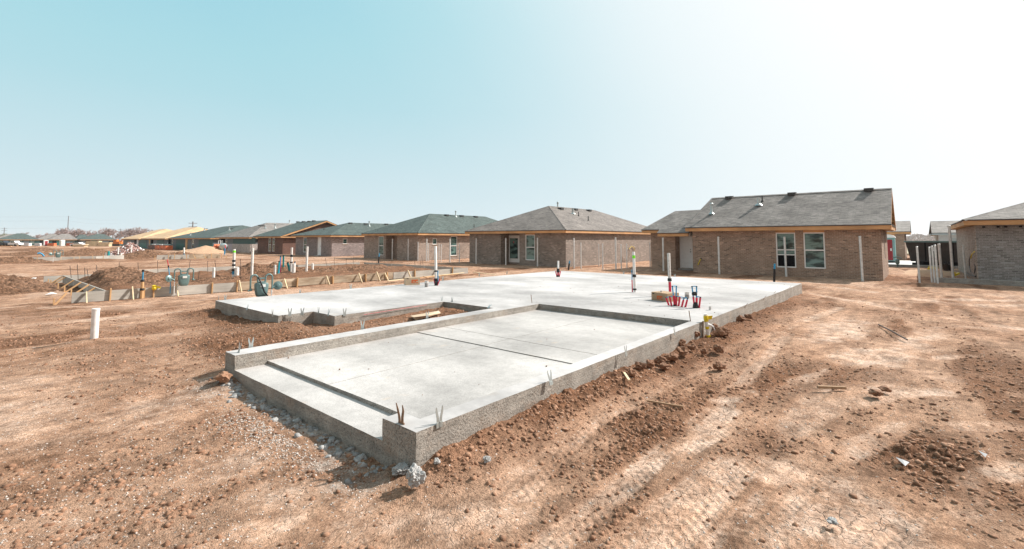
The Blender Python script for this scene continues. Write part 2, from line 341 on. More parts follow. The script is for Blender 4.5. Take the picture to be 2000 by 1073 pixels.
# patches surveyed on the ground: (x, y, length, width, direction deg, strength) of dry crust / of dark loose clods
def patch(u, v, lst):
    r = np.zeros_like(u)
    for px, py, a, b_, ang, s in lst:
        c = Zp(px, py); t = rad(ang); du = u-c.x; dv = v-c.y
        x = (du*math.cos(t)+dv*math.sin(t))/a; y = (-du*math.sin(t)+dv*math.cos(t))/b_
        r = np.maximum(r, s*np.exp(-(x*x+y*y)**1.3))
    return r
PALE = [(1640,640,2.2,.55,-5,1.), (1700,690,1.1,.55,-10,1.), (1790,660,2.5,.4,-12,.7), (1400,800,1.0,.20,5,1.), (1440,770,.9,.15,0,.8), (1780,765,.7,.25,-40,1.1), (1580,930,.5,.5,20,.9),
        (1650,1010,.6,.3,-20,1.), (1720,1050,.5,.25,-30,1.1), (1000,900,.8,.30,35,.8), (900,1000,.4,.3,0,.75), (740,1010,.4,.3,20,.7), (1110,850,.6,.16,30,.7), (300,800,1.2,.7,60,.6), (60,800,1.0,.6,80,.65),
        (230,640,2.5,.5,60,.55), (150,612,5,.5,40,.5), (60,850,.8,.5,60,.6), (560,970,.6,.4,30,.6), (960,1000,.35,.2,0,.7), (1600,560,4,.35,-50,.6), (1880,585,3,.35,-60,.9), (1950,595,2,.3,-60,.8), (1450,548,8,.5,-55,.7), (480,900,.5,.4,0,.55),
        (1340,960,.5,.14,20,.7), (380,640,2,.4,45,.5), (1790,770,.5,.2,-40,.9), (1900,1000,.4,.2,-50,.5), (700,560,6,.3,-4,.5)]
DARK = [(1300,730,3.2,.35,2,.9), (1500,740,1.5,.5,-8,.9), (1650,730,1.0,.5,-30,.8), (1800,880,.7,.5,-20,1.), (1900,950,.6,.5,-40,.8), (1400,680,2.5,.5,3,.9), (1100,830,1.2,.22,6,.7), (930,870,.7,.18,8,.8), (1500,860,.8,.3,-5,.7),
        (250,690,1.6,.8,50,.5), (430,620,2.2,.6,100,.8), (420,660,1.2,.4,60,.6), (170,780,.5,.9,60,.4), (1480,620,3.5,.35,2,.6), (620,920,.4,.3,10,.5), (1900,640,2.,.5,-50,.5), (1950,740,1.,.4,-50,.6), (1180,990,.4,.3,0,.6), (1250,860,1,.2,5,.6)]
GRAV = [(600,820,.9,.25,95,1.), (540,780,.6,.3,90,.9), (480,760,.5,.3,80,.6), (420,760,.7,.5,80,.5), (700,930,.4,.35,60,.6), (640,900,.3,.3,60,.6), (250,1000,1.,.6,60,.3), (100,960,.8,.6,60,.3), (460,1000,.5,.3,60,.3), (660,870,.35,.2,90,.8)]
TRACKS = [([(1050,1073),(1200,960),(1330,850),(1450,740),(1540,650)], .13), ([(1180,1073),(1420,900),(1560,790),(1680,700)], .12), ([(1480,1073),(1700,980),(1990,960)], .14), ([(1010,960),(1150,830),(1320,740),(1480,660),(1640,600)], .16), ([(1290,1060),(1390,950),(1500,850),(1620,790),(1780,760),(1990,765)], .20), ([(1420,1070),(1540,960),(1640,880),(1760,830),(1990,830)], .17),
          ([(1330,880),(1450,800),(1560,740),(1700,700),(1900,690)], .15), ([(1700,1060),(1800,960),(1990,910)], .16), ([(0,640),(150,625),(300,612),(420,590),(560,575)], .35), ([(0,600),(200,598),(380,583)], .3),
          ([(1990,640),(1800,610),(1600,575),(1400,548)], .3), ([(1990,605),(1800,585),(1640,560)], .3), ([(-100,530),(300,525),(700,500)], .6), ([(-100,545),(80,536)], .5)]
def tracks(u, v):
    dep = np.zeros_like(u); trd = np.zeros_like(u)
    for pts, w in TRACKS:
        P = [Zp(*q) for q in pts]; acc = 0.
        for a, b_ in zip(P, P[1:]):
            dx, dy = b_.x-a.x, b_.y-a.y; LL = math.hypot(dx, dy)
            t = np.clip(((u-a.x)*dx + (v-a.y)*dy)/LL**2, 0, 1); cx = a.x+dx*t; cy = a.y+dy*t
            side = ((u-a.x)*dy - (v-a.y)*dx)/LL; d = np.hypot(u-cx, v-cy); m_ = sstep(w*1.35, w*.6, d)
            s = acc + t*LL
            dep = np.maximum(dep, m_); tr = np.sin((s + np.abs(side)*.8)*2*math.pi/.085)*.5+.5
            gr = np.sin(side*2*math.pi/.07)*.5+.5
            trd = np.maximum(trd, m_*(.55*tr+.45*gr)); acc += LL
    return dep, trd
TRK = [None]
def masks(u, v):
    TRK[0] = tracks(u, v)
    wu = u + .45*(fbm(u, v, 1.6, 4, 91)-.5) + .2*(fbm(u, v, 6, 3, 95)-.5); wv = v + .45*(fbm(u, v, 1.6, 4, 92)-.5) + .2*(fbm(u, v, 6, 3, 96)-.5); pale = patch(wu, wv, PALE)*(.35+1.1*fbm(u, v, 5, 4, 99)); dark = patch(u, v, DARK); grav = patch(u, v, GRAV)
    n = fbm(u, v, .9, 4, 71); pale = np.maximum(pale*(.6+.8*n), sstep(.56, .72, fbm(u, v, .35, 4, 77))*.55)
    pale = np.maximum(pale, TRK[0][0]*sstep(.22, .55, fbm(u*.4, v*1.1, 2., 5, 45))*(.4+.5*fbm(u, v, .5, 2, 49)))
    notch = sstep(-.2, .6, u)*sstep(5.8, 5.3, u)*sstep(4.0, 4.3, v)*sstep(8.5, 6.4, v)
    berm = np.exp(-(np.clip(-v, 0, 9)/.6)**2)*(v < .2)*sstep(-.2, .3, u)*sstep(18, 15, u)
    lot = sstep(.4, 1.2, u)*sstep(16, 15.0, u)*sstep(16.1, 16.5, v)*sstep(26, 25.0, v)
    md = sstep(40, 50, v)*sstep(19, 13, u)*sstep(.5, .6, fbm(u, v, .16, 5, 41))
    left = np.exp(-(np.clip(1.8-u, 0, 9)/.9)**2)*sstep(5.5, 6.5, v)*sstep(12, 11, v)*(u < 2)
    nd = (sstep(.48, .64, fbm(u*.32+31, v*1.25-7, .75, 5, 83))*.7 + sstep(.56, .7, fbm(u*.5, v*1.4, 1.9, 4, 87))*.3)*(1-.6*sstep(.2, 1.2, v)*sstep(2.5, 1., u)*sstep(9, 6, v))
    dark = np.clip(np.maximum.reduce([dark, nd, notch, berm, lot, .8*md, left]) , 0, 1)
    dark = dark*(1-.7*np.clip(pale, 0, 1)); pale = pale*(1-.9*np.clip(np.maximum.reduce([notch, berm, lot, left]), 0, 1))
    return np.clip(pale, 0, 1), dark, np.clip(grav, 0, 1)
def relief(u, v, pale, dark, grav, near):
    dep, trd = TRK[0]
    rough = np.clip((.5 - .25*sstep(.0, 1.2, v)*sstep(2.5, .5, u)*(1-dark)) + .95*dark + .4*grav - .75*pale - .25*dep, .08, 1.5)
    regional = .45+.9*fbm(u, v, 1.1, 3, 55)
    h = rough*regional*(.034*domes(u, v, .16, 3, .6) + .045*near*domes(u, v, .065, 11, .75) + .05*dark*domes(u, v, .34, 19, .45))
    h = h + rough*.030*(fbm(u, v, 7, 4, 61)-.5) + .05*(fbm(u, v, 2.3, 3, 66)-.5)*(.3+dark)
    h = h - dep*.018 + trd*.015*(.4+.6*near)*(1-.5*dark)
    return h
def build_ground():
    rs = [0.05, .5, 1., 1.5]; r = 1.8
    while r < 4200:
        rs.append(r); r += min(r*r/900*.62, .0105*r) if r < 150 else .06*r
    rs = np.array(rs); fine = np.arange(-60, 60.01, .125)
    coarse = np.concatenate([np.arange(-180, -60, 4.), fine, np.arange(64, 180, 4.)])
    th = HEAD + np.radians(coarse); nR, nA = len(rs), len(th)
    Rr, T = np.meshgrid(rs, th, indexing='ij'); u = CAM.x + Rr*np.cos(T); v = CAM.y + Rr*np.sin(T)
    u = u.ravel(); v = v.ravel(); rr = Rr.ravel()
    pale, dark, grav = masks(u, v); near = sstep(13, 4, rr)
    z = macro(u, v) + relief(u, v, pale, dark, grav, near)*sstep(160, 60, rr) - 0.02
    z = np.where(rr > 150, macro(u, v), z)
    inside = (u > .1)&(u < 16.8)&(v > .1)&(v < 10.35)&~((u < 5.5)&(v > 4.15)&(v < 6.9))&~((u < 1.9)&(v > 4.1))
    z = np.where(inside, np.minimum(z, .02), z)
    me = bpy.data.meshes.new('ground'); me.vertices.add(nR*nA); me.vertices.foreach_set('co', np.stack([u, v, z], 1).ravel())
    i = np.arange(nR-1)[:, None]*nA; j = np.arange(nA)[None, :]; j2 = (j+1) % nA
    q = np.stack([i+j, i+nA+j, i+nA+j2, i+j2], -1).reshape(-1, 4); nf = len(q)
    me.loops.add(nf*4); me.polygons.add(nf); me.loops.foreach_set('vertex_index', q.ravel()); me.polygons.foreach_set('loop_start', np.arange(nf)*4)
    me.polygons.foreach_set('use_smooth', np.ones(nf, bool)); me.update(calc_edges=True)
    a = me.color_attributes.new('masks', 'FLOAT_COLOR', 'POINT'); a.data.foreach_set('color', np.stack([pale, dark, grav, np.ones_like(u)], 1).astype(np.float32).ravel())
    me.materials.append(M['ground_soil']); o = bpy.data.objects.new('ground', me); col.objects.link(o); tag(o, 'bare red-brown dirt of the building site', 'ground', kind='structure')
build_ground()

# loose stones and clods
def ico(sub):
    import bmesh
    bm = bmesh.new(); bmesh.ops.create_icosphere(bm, subdivisions=sub, radius=1); v = np.array([p.co[:] for p in bm.verts]); f = np.array([[x.index for x in q.verts] for q in bm.faces]); bm.free(); return v, f
ICO = {1: ico(1), 2: ico(2), 3: ico(3), 4: ico(5)}
def shape(sub, seed, rough=.35):
    v, f = ICO[sub]; r = np.random.RandomState(seed); off = r.rand(3)*50; out = []
    for p in v:
        q = Vector(p); n = mnoise.noise(q*1.1+Vector(off)) + .5*mnoise.noise(q*2.6+Vector(off)) + ((.42*mnoise.noise(q*5+Vector(off)) + .30*abs(mnoise.noise(q*11+Vector(off)))) if sub > 2 else 0); out.append(p*(1+rough*n))
    return np.array(out)*np.array([1, .75+.25*r.rand(), .55+.25*r.rand()]), f
def stones(name, pos, size, tone, mat, kind='stuff', sub=1, label=None, cat=None, parent=None):
    shp = [shape(sub, 100+i, .85) for i in range(10)]; V = []; F = []; T = []; o = 0
    for k in range(len(pos)):
        sv, sf = shp[k % 10]; a = R0.rand()*6.283; c, s = math.cos(a), math.sin(a); sz = size[k]
        x = (sv[:, 0]*c - sv[:, 1]*s)*sz + pos[k][0]; y = (sv[:, 0]*s + sv[:, 1]*c)*sz + pos[k][1]; z = sv[:, 2]*sz + pos[k][2] + sz*.25
        V.append(np.stack([x, y, z], 1)); F.append(sf+o); T.append(np.full(len(sv), tone[k])); o += len(sv)
    V = np.concatenate(V); F = np.concatenate(F); T = np.concatenate(T).astype(np.float32)
    me = bpy.data.meshes.new(name); me.vertices.add(len(V)); me.vertices.foreach_set('co', V.ravel()); me.loops.add(F.size); me.polygons.add(len(F))
    me.loops.foreach_set('vertex_index', F.ravel().astype(np.int32)); me.polygons.foreach_set('loop_start', np.arange(len(F))*3)
    me.update(calc_edges=True); at = me.attributes.new('tone', 'FLOAT', 'POINT'); at.data.foreach_set('value', T)
    me.materials.append(M[mat]); ob = bpy.data.objects.new(name, me); col.objects.link(ob); ob.parent = parent
    return tag(ob, label, cat, kind=kind)
def ground_z(u, v):
    p, d, g = masks(u, v); r = np.hypot(u-CAM.x, v-CAM.y); return macro(u, v) + relief(u, v, p, d, g, sstep(13, 4, r)) - .02, p, d, g
def scatter(n, fn, rmax, smin, smax, name, mat, label, cat, tone_pow=1., p2=2.6):
    r = 2.0*(rmax/2.0)**(R0.rand(n*6)**.85); t = HEAD + np.radians(R0.uniform(-56, 56, n*6)); u = CAM.x + r*np.cos(t); v = CAM.y + r*np.sin(t)
    z, p, d, g = ground_z(u, v); ok = R0.rand(n*6) < fn(p, d, g, u, v)
    ok &= ~((u > -.03)&(u < 16.95)&(v > -.03)&(v < 4.23)) & ~((u > 1.78)&(u < 16.95)&(v > 6.75)&(v < 10.5)) & ~((u > 2.5)&(v > 5.85)&(v < 7)&(u < 16.95)) & ~((u > 5.4)&(v > 4)&(v < 6)&(u < 16.95)) & (u < 24)
    i = np.where(ok)[0][:n]; s = smin + (smax-smin)*R0.rand(len(i))**p2*(.4+.6*np.clip(r[i]/6, .3, 1))
    stones(name, np.stack([u[i], v[i], z[i]-s*.25], 1), s, R0.rand(len(i))**tone_pow, mat, label=label, cat=cat)
scatter(24000, lambda p, d, g, u, v: np.clip(.10+.95*d-.5*p, .02, 1), 17, .005, .035, 'dirt_clods', 'clod', 'small brown dirt clods strewn over the ground', 'dirt')
scatter(16000, lambda p, d, g, u, v: np.clip(.07+.9*g+.2*(v > 1.)-.1*d, .02, 1), 12, .003, .012, 'gravel', 'pebble', 'pale pebbles and gravel strewn over the dirt', 'gravel')
# grey rubble in the trench before the garage
n = 1100; v_ = R0.uniform(.35, 4.05, n); u_ = -.02 - np.abs(R0.randn(n))*.12; z_, *_x = ground_z(u_, v_)
stones('rubble', np.stack([u_, v_, z_-.012], 1), .004+.036*R0.rand(n)**5, .0+.45*R0.rand(n)**2, 'rubble', label='broken grey concrete rubble lying along the front of the garage slab', cat='rubble', sub=2)
n = 1500; v_ = R0.normal(1.75, .55, n); u_ = -.32 - np.abs(R0.randn(n))*.2; z_, *_x = ground_z(u_, v_)
stones('crushed_stone', np.stack([u_, v_, z_], 1), .003+.009*R0.rand(n)**2, R0.rand(n), 'pebble', label='spill of whitish crushed stone in front of the garage slab', cat='stones')
n = 260; u_ = R0.uniform(.05, 16.8, n)**1.0; v_ = R0.uniform(.03, 10.3, n); ok_ = (u_ > 6.75)|(v_ < .17)|((v_ > .25)&(v_ < 3.8)); u_, v_ = u_[ok_], v_[ok_]; z_ = np.where((u_ < 6.69)&(v_ > .2), np.where(u_ < .42, .166, .212), .352)
stones('slab_crumbs', np.stack([u_, v_, z_], 1), .003+.012*R0.rand(len(u_))**3, R0.rand(len(u_))*.4, 'clod', label='crumbs of dirt lying on top of the concrete slab', cat='dirt')
def boulder(name, px, py, size, tone, mat, label, cat, group=None, squash=1., sub=3, seed=None, zoff=0., raised=None):
    c = Zp(px, py, 0.) if raised is None else Zp(px, py, raised)
    if raised is None: c = Zp(px, py, gz(c.x, c.y))
    sv, sf = shape(4 if mat == 'rubble' else sub, seed or random.randint(0, 999), .65); a = random.random()*6; R = np.array([[math.cos(a), -math.sin(a), 0], [math.sin(a), math.cos(a), 0], [0, 0, 1]])
    w = (sv*size) @ R.T; w[:, 2] *= squash; w[:, 2] -= w[:, 2].min()+size*.12
    me = bpy.data.meshes.new(name); me.from_pydata(w.tolist(), [], sf.tolist()); at = me.attributes.new('tone', 'FLOAT', 'POINT'); at.data.foreach_set('value', np.full(len(w), tone, np.float32))
    me.materials.append(M[mat]); o = bpy.data.objects.new(name, me); o.location = (c.x, c.y, gz(c.x, c.y)+zoff if raised is None else raised); col.objects.link(o)
    return tag(o, label, cat, group)
boulder('concrete_chunk', 811, 946, .056, .45, 'rubble', 'knobbly whitish concrete chunk at the foot of the slab\'s nearest corner', 'rock', squash=1.5, seed=5)
boulder('concrete_chunk', 853, 893, .026, .5, 'rubble', 'small whitish concrete lump touching the slab\'s right side near its corner', 'rock', seed=8)
boulder('concrete_chunk', 783, 920, .07, .35, 'rubble', 'flat dark grey rock in the shadow of the slab\'s nearest corner', 'rock', squash=.6, seed=9)
boulder('concrete_chunk', 951, 893, .028, .5, 'rubble', 'pale jagged stone on the brown dirt bank beside the slab', 'rock', seed=12, squash=1.3)
boulder('concrete_chunk', 1625, 1022, .032, .4, 'rubble', 'grey flat stone lying alone at the bottom right of the site', 'rock', seed=14, squash=.6)
boulder('concrete_chunk', 437, 740, .10, .7, 'clod', 'reddish lump leaning against the slab\'s left garage corner', 'rock', seed=15)
boulder('dirt_clod', 1710, 772, .085, .3, 'clod', 'broad dark clod, left one of two lying together on the right', 'dirt clod', seed=21, squash=.7)
boulder('dirt_clod', 1728, 764, .06, .3, 'clod', 'dark clod, right one of two lying together on the right', 'dirt clod', seed=22, squash=.8)
boulder('dirt_clod', 1243, 812, .05, .3, 'clod', 'single brown clod lying by a splinter of wood right of the slab', 'dirt clod', seed=23)
boulder('dirt_clod', 1405, 722, .075, .35, 'clod', 'single rounded brown clod on open ground right of the yellow-taped pipe', 'dirt clod', seed=24)
boulder('dirt_clod', 1404, 688, .09, .3, 'clod', 'large dark brown clod just below the yellow-taped pipe', 'dirt clod', seed=25)
for i, (px, py, s) in enumerate([(1357,660,.10), (1333,692,.10), (1352,680,.07), (1330,675,.08), (1313,703,.09), (1290,710,.08), (1297,722,.07), (1252,722,.07), (1233,732,.05), (1270,716,.06), (1375,690,.06), (1447,628,.10), (1462,622,.08), (1410,655,.12), (1395,644,.09)]):
    boulder('dirt_clod', px, py, s, random.random()*.5, 'clod', 'brown dirt clod heaped against the right side of the slab', 'dirt clod', 'brown clods heaped against the slab\'s right side', seed=40+i)

# ------------------------------------------------------------------ the concrete slab
def block_mesh(name, xc, yc, hfun, zb, mat, parent=None, jit=.0045, zsplit=5):
    """a block whose top height is hfun(cell centre) (None: no block), its faces rippled like formed concrete"""
    nx, ny = len(xc)-1, len(yc)-1; H = [[hfun((xc[i]+xc[i+1])/2, (yc[j]+yc[j+1])/2) for j in range(ny)] for i in range(nx)]
    vid = {}; V = []; F = []
    def vi(x, y, z):
        k = (round(x, 4), round(y, 4), round(z, 4))
        if k not in vid: vid[k] = len(V); V.append(k)
        return vid[k]
    def side(x0, y0, x1, y1, z0, z1):
        n = max(1, int((z1-z0)/.07)); zz = [z0+(z1-z0)*k/n for k in range(n+1)]
        for a, b in zip(zz, zz[1:]): F.append([vi(x0, y0, a), vi(x1, y1, a), vi(x1, y1, b), vi(x0, y0, b)])
    g = lambda i, j: H[i][j] if 0 <= i < nx and 0 <= j < ny and H[i][j] is not None else zb
    for i in range(nx):
        for j in range(ny):
            h = H[i][j]
            if h is None: continue
            x0, x1, y0, y1 = xc[i], xc[i+1], yc[j], yc[j+1]
            F.append([vi(x0,y0,h), vi(x1,y0,h), vi(x1,y1,h), vi(x0,y1,h)])
            if g(i-1, j) < h: side(x0, y1, x0, y0, g(i-1, j), h)
            if g(i+1, j) < h: side(x1, y0, x1, y1, g(i+1, j), h)
            if g(i, j-1) < h: side(x0, y0, x1, y0, g(i, j-1), h)
            if g(i, j+1) < h: side(x1, y1, x0, y1, g(i, j+1), h)
    P = np.array(V); d = np.zeros_like(P); s = jit
    d[:, 0] = (fbm(P[:, 1]+3, P[:, 2]*2+P[:, 0]*.1, 9, 3, 5)-.5)*2.6*s; d[:, 1] = (fbm(P[:, 0], P[:, 2]*2+P[:, 1]*.1, 9, 3, 6)-.5)*2.6*s; d[:, 2] = (fbm(P[:, 0], P[:, 1], 3, 3, 8)-.5)*1.2*s + (fbm(P[:, 0], P[:, 1], 16, 2, 8)-.5)*.5*s
    P = P+d; me = bpy.data.meshes.new(name); off = parent.location if parent else Vector((0,0,0))
    me.from_pydata((P-np.array(off)).tolist(), [], F)
    me.materials.append(M[mat]); o = bpy.data.objects.new(name, me); col.objects.link(o); o.parent = parent
    return o
def cuts(marks, steps):
    out = []
    for a, b, s in zip(marks, marks[1:], steps):
        n = max(1, round((b-a)/s)); out += [a+(b-a)*k/n for k in range(n)]
    return out+[marks[-1]]
T = .35; G = .205
slab = thing('concrete_slab', 'freshly poured concrete house slab with recessed garage bay in the middle of the site', 'slab', (0,0,0))
xc = cuts([0,.2,.42,1.82,2.55,3.67,3.685,5.46,6.69,16.92], [.05,.055,.07,.075,.08,.015,.09,.1,.13])
yc = cuts([0,.2,.46,2.17,2.18,3.85,4.2,5.9,6.8,10.45], [.05,.065,.1,.01,.1,.07,.1,.1,.15])
def hs(x, y):
    if x > 6.69: return T
    if y < .2 or 3.85 < y < 4.2: return T
    if .2 < y < .46 and x < .2: return T
    if .2 < y < 3.85:
        if x < .42: return G-.045
        if 3.67 < x < 3.685: return G-.02
        if 2.17 < y < 2.18: return G-.004
        return G + .012*(x > 3)
    if y > 4.2:
        if x > 5.46: return T
        if x > 2.55 and y > 5.9: return T
        if x > 1.82 and y > 6.8: return T
        return None
    return T
garage_cells = lambda x, y: hs(x, y)
block_mesh('foundation', xc, yc, lambda x, y: hs(x, y) if hs(x, y) == T or hs(x, y) is None else None, -.3, 'concrete', slab)
block_mesh('garage_floor', [c for c in xc if c <= 6.6901], [c for c in yc if .199 <= c <= 3.8501], lambda x, y: None if hs(x, y) == T else hs(x, y), -.3, 'concrete_garage', slab, jit=.003)
def strap_mb(h=.2, w=.022, spread=.055, bend=0.):
    mb = MB()
    for s in (-1, 1):
        p = [(s*.012, 0, -.03), (s*spread*.45, bend*.3, h*.35), (s*spread*.8, bend*.5, h*.7), (s*spread*.9, bend, h)]; ws = [w*1.3, w*1.2, w, w*.35]
        for (a, wa), (b, wb) in zip(zip(p, ws), list(zip(p, ws))[1:]):
            vs = []
            for (q, ww) in ((a, wa), (b, wb)):
                for dx, dy in ((-ww/2, -.0015), (ww/2, -.0015), (ww/2, .0015), (-ww/2, .0015)): vs.append((q[0]+dx, q[1]+dy, q[2]))
            mb.add(vs, [[3,2,1,0],[4,5,6,7],[0,1,5,4],[1,2,6,5],[2,3,7,6],[3,0,4,7]])
        mb.box(s*.012-.02, s*.012+.02, -.004, .004, -.03, .012)
    return mb
strap = strap_mb(.135, .021, .036).build('anchor_strap', ['bright_metal'], slab); strap_r = strap_mb(.14, .022, .04, .02).build('anchor_strap', ['rust'], slab)
first = {0: strap, 1: strap_r}; used = {0: False, 1: False}
def put_strap(px, py, rz, rusty=0, sc=1., lean=0.):
    c = Zp(px, py, T); o = first[rusty]
    if used[rusty]: o = o.copy(); col.objects.link(o)
    used[rusty] = True; o.location = (c.x, c.y, T); o.rotation_euler = (lean, 0, rz); o.scale = (sc,)*3
HP = math.pi/2
for px, py, rz, k, sc, ln in [(440,584,0,0,.8,0), (427,586,HP,0,.8,0), (482,604,HP,0,.8,.3), (532,616,HP,0,.9,0), (566,615,0,0,1,0), (590,613,0,0,1,.1), (622,611,HP,0,.9,0), (641,615,HP,0,.9,.2), (673,615,0,0,1,0),
        (708,641,0,0,1,0), (490,678,0,0,1,0), (466,689,HP,0,1,.15), (784,828,HP,1,1.2,0), (858,828,0,0,1.05,0), (1076,747,0,0,.95,-.2), (1223,692,0,0,.85,-.1), (1318,652,0,0,.8,-.1), (586,571,0,0,.8,0), (685,563,0,0,1.1,0), (865,547,0,0,1,0),
        (863,588,0,0,.9,0), (883,590,HP,0,.9,0), (834,622,0,0,1,.1), (936,539,0,0,1,0), (990,534.5,0,0,1,.2), (1100,529.5,0,0,.8,0), (1218,535.5,HP,0,1,0), (1318,541,HP,0,.9,0), (1455,600,0,1,.8,.7), (1492,584,0,1,.8,.7), (1512,573,0,1,.8,.7), (1541,563,0,1,.8,.8), (954,601,HP,0,.8,.9)]:
    put_strap(px, py, rz, k, sc, ln)
mb = MB()
for px, py in ((1350,628), (1040,592)):
    c = Zp(px, py, T); mb.tube([(c.x, c.y, T-.1), (c.x-.02, c.y+.03, T+.2)], .008, 6)
mb.build('rebar_stub', 'rust', slab)
c = Zp(1385, 650, .2); MB().tube([(c.x+.15, -.012, -.1), (c.x+.17, -.02, .37)], .013, 6).build('rebar_stub', 'rust', slab)
c = Zp(800, 597, .3); MB().tube([(3.2, 5.87, .30), (3.9, 5.868, .315), (4.9, 5.87, .33)], .004, 5).build('chalk_string', 'red_pipe', slab)

# ------------------------------------------------------------------ pipes standing up
def pipe(name, label, cat, base, segs, lean=(0,0), group=None, r0=.045):
    """segs: list of (part name, z0, z1, radius, material)"""
    t = thing(name, label, cat, base, group); b = Vector(base)
    for nm, z0, z1, r, m in segs:
        p = b + Vector((lean[0]*z0, lean[1]*z0, z0)); q = b + Vector((lean[0]*z1, lean[1]*z1, z1)); mb = MB(); mb.smooth = True
        d = (q-p)
        if nm == 'tape_band': mb.tube([p, p+d*.3, p+d*.6, q], [r*1.0, r*1.25, r*1.1, r*1.05], 14)
        elif nm in ('pipe', 'cap'): mb.tube([p, q-d.normalized()*.006, q], [r, r, r*.9], 18)
        else: mb.tube([p, q], r, 12)
        mb.build(nm, m, t)
    return t
def hat(px, py, top, z):   # height above z of the image row `top`
    c = Zp(px, py, z); lo, hi = 0, 12
    for _ in range(40):
        m_ = (lo+hi)/2; q = Vector((c.x, c.y, z+m_)) - CAM; y = CY - FPX*q.dot(UPV)/q.dot(FW)
        if y > top: lo = m_
        else: hi = m_
    return c, lo
c, h = hat(184, 660, 601, .11); pipe('standpipe', 'thick white sewer standpipe rising from bare dirt left of the slab', 'pipe', (c.x, c.y, c.z-.1), [('pipe', 0, h+.08, .058, 'pvc'), ('cap', h+.055, h+.084, .063, 'pvc')])
c, h = hat(1240, 571, 491, T); pipe('vent_pipe', 'tall white pipe with a lime green band near its top standing on the slab', 'pipe', (c.x, c.y, T-.02), [('pipe', 0, h, .039, 'pvc'), ('paint_band', h-.19, h-.10, .0405, 'lime'), ('tape_band', .08, .13, .046, 'black_tape'), ('tape_band', .46, .54, .046, 'black_tape')], (-.01, .01))
t = thing('water_line', 'thin blue and red water line taped to the lime-banded pipe', 'pipe', (c.x, c.y, T)); MB().tube([(c.x-.02, c.y+.07, T), (c.x-.03, c.y+.07, T+.36)], .017, 8).build('red_sleeve', 'red_pipe', t); MB().tube([(c.x-.03, c.y+.07, T+.36), (c.x-.03, c.y+.068, T+.66)], .014, 8).build('blue_tube', 'blue_pipe', t)
c, h = hat(1309, 575, 496, T); c = Zp(1309, 578, T); pipe('vent_pipe', 'tall white pipe with red base rising behind the box on the slab', 'pipe', (c.x, c.y, T-.02), [('pipe', .4, h+.05, .040, 'pvc_dirty'), ('red_sleeve', 0, .42, .036, 'red_pipe'), ('tape_band', .42, .50, .05, 'black_tape')], (-.012, .01))
c, h = hat(852, 558, 480, T); pipe('vent_pipe', 'tall white pipe with black taped middle at the slab\'s left back edge', 'pipe', (c.x, c.y, T-.02), [('pipe', .12, h, .042, 'pvc'), ('tape_band', .15, .26, .055, 'black_tape'), ('tape_band', .48, .53, .05, 'black_tape')], (-.02, .02))
t = thing('water_line', 'pair of red sleeved water lines splayed round the tall pipe at the slab\'s left back edge', 'pipe', (c.x, c.y, T))
for s in (-1, 1):
    MB().tube([(c.x+s*.02, c.y-s*.03, T-.01), (c.x+s*.055+.01, c.y-s*.09-.02, T+.22)], .02, 8).build('red_sleeve', 'red_pipe', t)
MB().tube([(c.x+.04, c.y-.04, T+.1), (c.x+.04, c.y-.03, T+.5)], .018, 8).build('blue_tube', 'blue_pipe', t); MB().tube([(c.x, c.y, T-.02), (c.x, c.y, T+.12)], .06, 10).build('tape_band', 'black_tape', t)
c, h = hat(1090, 541, 509, T); pipe('vent_pipe', 'short white pipe with red sleeves near the slab\'s far edge', 'pipe', (c.x, c.y, T-.02), [('pipe', .2, h, .04, 'pvc'), ('tape_band', .2, .36, .055, 'black_tape'), ('red_sleeve', .05, .22, .04, 'red_pipe'), ('tape_band', 0, .08, .06, 'black_tape')], (.02, 0))
t = thing('water_line', 'red sleeve and thin clear loop leaning on the short pipe at the slab\'s far edge', 'pipe', (c.x, c.y, T))
for s in (-1, 1): MB().tube([(c.x+s*.03, c.y-s*.04, T-.01), (c.x+s*.06, c.y-s*.08, T+.24)], .022, 8).build('red_sleeve', 'red_pipe', t)
MB().tube([(c.x-.05, c.y+.07, T+.2), (c.x-.08, c.y+.10, T+.26), (c.x-.06, c.y+.10, T+.32), (c.x-.02, c.y+.05, T+.28)], .006, 6).build('loop', 'pvc', t)
# cluster of red and blue water lines
def along(px, py, z=T): return Zp(px, py, z)
def lines(label, tops, link=True, blue_from=.45, tall=None):
    cs = [along(*q[:2]) for q in tops]; t = thing('water_lines', label, 'pipes', (cs[0].x, cs[0].y, T)); tp = []
    for (px, py, tx, ty, hh), c in zip(tops, cs):
        # height from the image row of its top, leaning sideways
        d = ray(tx, ty); k = ((c-CAM).dot(Vector((FW.x, FW.y, 0)).normalized()))/d.dot(Vector((FW.x, FW.y, 0)).normalized()); q = CAM + d*k
        q.z = max(q.z, T+.05); p = Vector((c.x, c.y, T-.02)); mid = p + (q-p)*hh
        MB().tube([p, mid], .021, 10).build('red_sleeve', 'red_pipe', t)
        if hh < .98: MB().tube([mid, q], .015, 10).build('blue_tube', 'blue_pipe', t)
        MB().tube([p, p+(q-p)*.12], .03, 10).build('tape_band', 'black_tape', t); MB().lathe([(.0,-.014),(.018,-.01),(.018,.01),(.0,.014)], 10, q).build('cap', 'black_plastic', t); tp.append(q)
    if link:
        for a, b in zip(tp, tp[1:]):
            MB().tube([a, (a+b)/2+Vector((0,0,.008)), b], .010, 8).build('blue_link', 'blue_pipe', t)
    return t, tp
lines('row of short red sleeved water lines joined by blue links in front of the box', [(1307,597,1301,582,1.), (1312,598,1308,580,1.), (1317,598,1317,579,1.)])
lines('tall looped water lines, red below and blue above, beside the box', [(1318,598,1313,559.5,.55), (1320,596,1321,559.5,.35)])
t, tp = lines('right row of short red water lines capped and joined by blue links', [(1321,598,1321,579.5,.95), (1325,598.5,1328,580.5,1.), (1331,600,1336,582,.8), (1338,600.5,1343,583,.85)])
